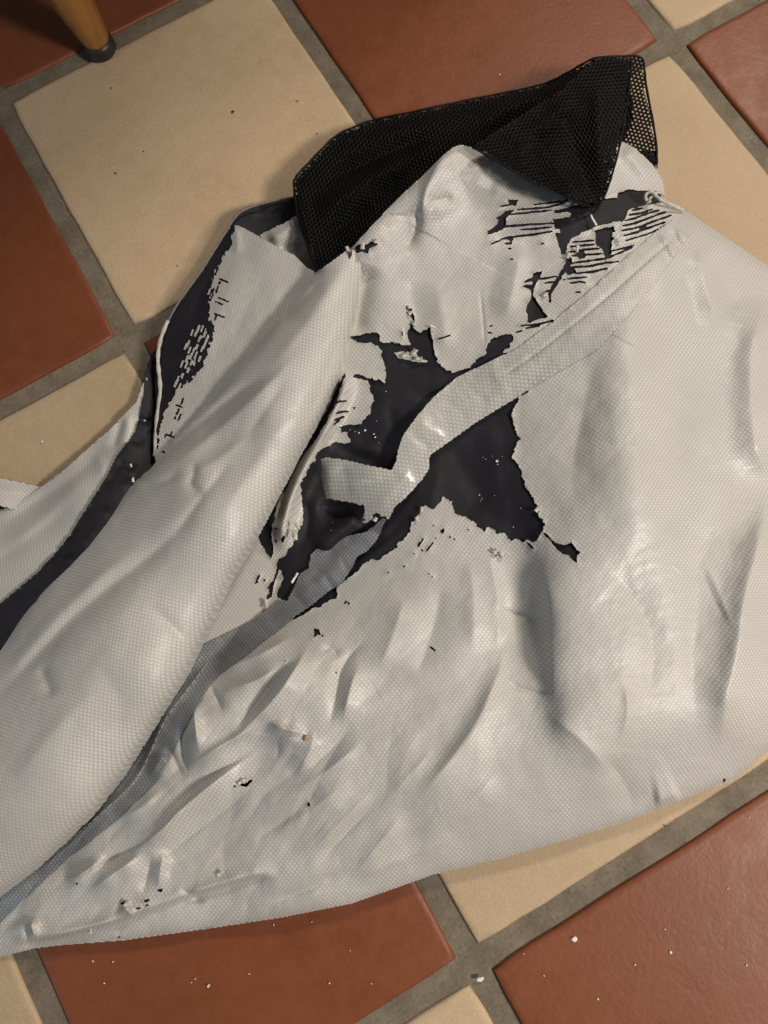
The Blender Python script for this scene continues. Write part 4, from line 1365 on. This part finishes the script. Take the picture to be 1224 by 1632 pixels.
# dark tab hanging behind the right corner of the mesh
TB = Sheet(1000, 1060, 230, 300, 3.0)
TB.base([(1010, 240, 2.0), (1046, 230, 2.0), (1046, 290, 1.6), (1020, 280, 1.9)], .001)
TB.build('mesh_tab', sdf(TB.X, TB.Y, [(1014, 240), (1047, 240), (1048, 264), (1028, 264)], pad=40), M_LINING, cover)
TB.build('mesh_tab', sdf(TB.X, TB.Y, [(1028, 264), (1048, 264), (1047, 274), (1036, 274)], pad=40), M_SHELL, cover)

# ------------------------------------------------------------------ chair (only one foot reaches into the picture)
chair = bpy.data.objects.new('chair', None)
COL.objects.link(chair)
foot = at(163, 82, 0)
chair.location = foot
tag(chair, 'varnished wooden chair leg with black rubber foot on beige tile corner', 'chair')


def lathe(name, prof, a, b, mat, parent, seg=28):
    """round profile [(t along a->b in m, radius)]"""
    ax = (b - a).normalized()
    s = ax.cross(Vector((0, 1, 0))).normalized()
    u = ax.cross(s)
    V, Fc = [], []
    for t, r in prof:
        for k in range(seg):
            an = 2 * math.pi * k / seg
            V.append(tuple(a + ax * t + s * math.cos(an) * r + u * math.sin(an) * r))
    n = len(prof)
    for i in range(n - 1):
        for k in range(seg):
            Fc.append([i * seg + k, i * seg + (k + 1) % seg, (i + 1) * seg + (k + 1) % seg, (i + 1) * seg + k])
    me = mesh_np(name, np.array(V), np.array(Fc))
    return link(name, me, mat, parent)


seat_c = Vector((0.225, 0.195, .46))        # seat centre relative to the visible foot
def chair_leg(fx, fy):
    a = Vector((fx, fy, .010))
    b = Vector((fx - .035 + .07 * (fx > .1), fy + .01 - .02 * (fy > .1), .45))
    H = (b - a).length
    leg = lathe('leg', [(0, .0092), (.004, .0102), (.02, .0120), (.05, .0148), (.10, .0185), (.16, .0205), (.24, .0210), (.34, .0185), (H, .016)], a, b, M_WOOD, chair)
    lathe('rubber_foot', [(0.0, .004), (.0003, .0100), (.002, .0113), (.007, .0112), (.0105, .0104), (.0107, .006)], Vector((fx, fy, .0004)), Vector((fx, fy, .05)) + (b - a) * .1, M_RUBBER, leg)
for dx, dy in ((0, 0), (2 * seat_c.x, 0), (0, 2 * seat_c.y), (2 * seat_c.x, 2 * seat_c.y)):
    chair_leg(dx, dy)
bm = bmesh.new()
bmesh.ops.create_cube(bm, size=1)
for v in bm.verts:
    v.co = Vector((v.co.x * .53, v.co.y * .41, v.co.z * .026)) + seat_c
bmesh.ops.bevel(bm, geom=[e for e in bm.edges if abs(e.verts[0].co.z - e.verts[1].co.z) > .01], offset=.05, segments=6, affect='EDGES')
bmesh.ops.bevel(bm, geom=[e for e in bm.edges if abs(e.verts[0].co.z - e.verts[1].co.z) < .001], offset=.007, segments=3, affect='EDGES')
me = bpy.data.meshes.new('seat')
bm.to_mesh(me)
bm.free()
link('seat', me, M_WOOD, chair)


# ------------------------------------------------------------------ crumbs on the floor
def flake(name, px, py, size, seed, label, group, mat=None, cat='flake'):
    r = random.Random(seed)
    bm = bmesh.new()
    n = 7
    el, an = r.uniform(1.1, 2.0), r.uniform(0, 3.14)
    ring = []
    for k in range(n):
        t = 2 * math.pi * k / n
        q = size * r.uniform(.65, 1.1)
        x, y = math.cos(t) * q * el, math.sin(t) * q
        ring.append((x * math.cos(an) - y * math.sin(an), x * math.sin(an) + y * math.cos(an)))
    lo = [bm.verts.new((x, y, 0)) for x, y in ring]
    hi = [bm.verts.new((x * .8, y * .8, size * r.uniform(.3, .6))) for x, y in ring]
    for k in range(n):
        bm.faces.new([lo[k], lo[(k + 1) % n], hi[(k + 1) % n], hi[k]])
    bm.faces.new(hi)
    me = bpy.data.meshes.new(name)
    bm.to_mesh(me)
    bm.free()
    o = link(name, me, mat or M_FLAKE)
    o.location = at(px, py, .0006)
    tag(o, label, cat, group)
    return o


flake('coating_flake', 915, 1497, .0017, 1, 'largest white flake, lying alone on the lower right red tile', 'white flakes on the floor')
flake('coating_flake', 764, 1561, .0014, 2, 'white flake in the grout joint at the lower tile crossing', 'white flakes on the floor')
flake('coating_flake', 1069, 1518, .0009, 3, 'second largest white speck, right of the big flake on red tile', 'white flakes on the floor')
flake('coating_flake', 332, 1571, .0009, 4, 'brightest white speck on the red tile below the cover', 'white flakes on the floor')
SP1 = [(148, 1532), (166, 1567), (180, 1533), (311, 1560), (305, 1566), (397, 1552), (558, 1515), (592, 1568), (497, 1469), (436, 1474), (525, 1567)]
SP2 = [(835, 1520), (867, 1555), (1012, 1538), (1060, 1481), (1160, 1416), (1190, 1538), (953, 1592), (1194, 1303)]
for k, (x, y) in enumerate(SP1):
    flake('coating_speck', x, y, random.uniform(.0003, .0005), 20 + k, 'tiny white speck on the red tile under the cover\'s bottom edge', 'tiny white specks below the cover', cat='speck')
for k, (x, y) in enumerate(SP2):
    flake('coating_speck', x, y, random.uniform(.0003, .0005), 50 + k, 'tiny white speck scattered on the lower right red tile', 'tiny white specks on the lower right tile', cat='speck')
flake('coating_speck', 67, 704, .0007, 80, 'white speck on the beige tile at the left edge', None, cat='speck')
flake('coating_speck', 797, 119, .0005, 81, 'white speck on the upper red tile behind the mesh', None, cat='speck')
flake('grit_grain', 371, 178, .0010, 90, 'dark brown curl of grit on the large beige tile', None, M_GRIT, 'grit')
for k, (x, y) in enumerate([(229, 241), (474, 161), (506, 213), (178, 140)]):
    flake('grit_grain', x, y, .0005, 91 + k, 'tiny dark grain on the large upper beige tile', 'dark grains on the large beige tile', M_GRIT, 'grit')
flake('grit_grain', 1060, 1316, .0005, 97, 'tiny dark grain on the beige tile under the right edge', None, M_GRIT, 'grit')
flake('grit_grain', 184, 276, .0007, 98, 'longish brown grain, lowest on the large beige tile', None, M_GRIT, 'grit')
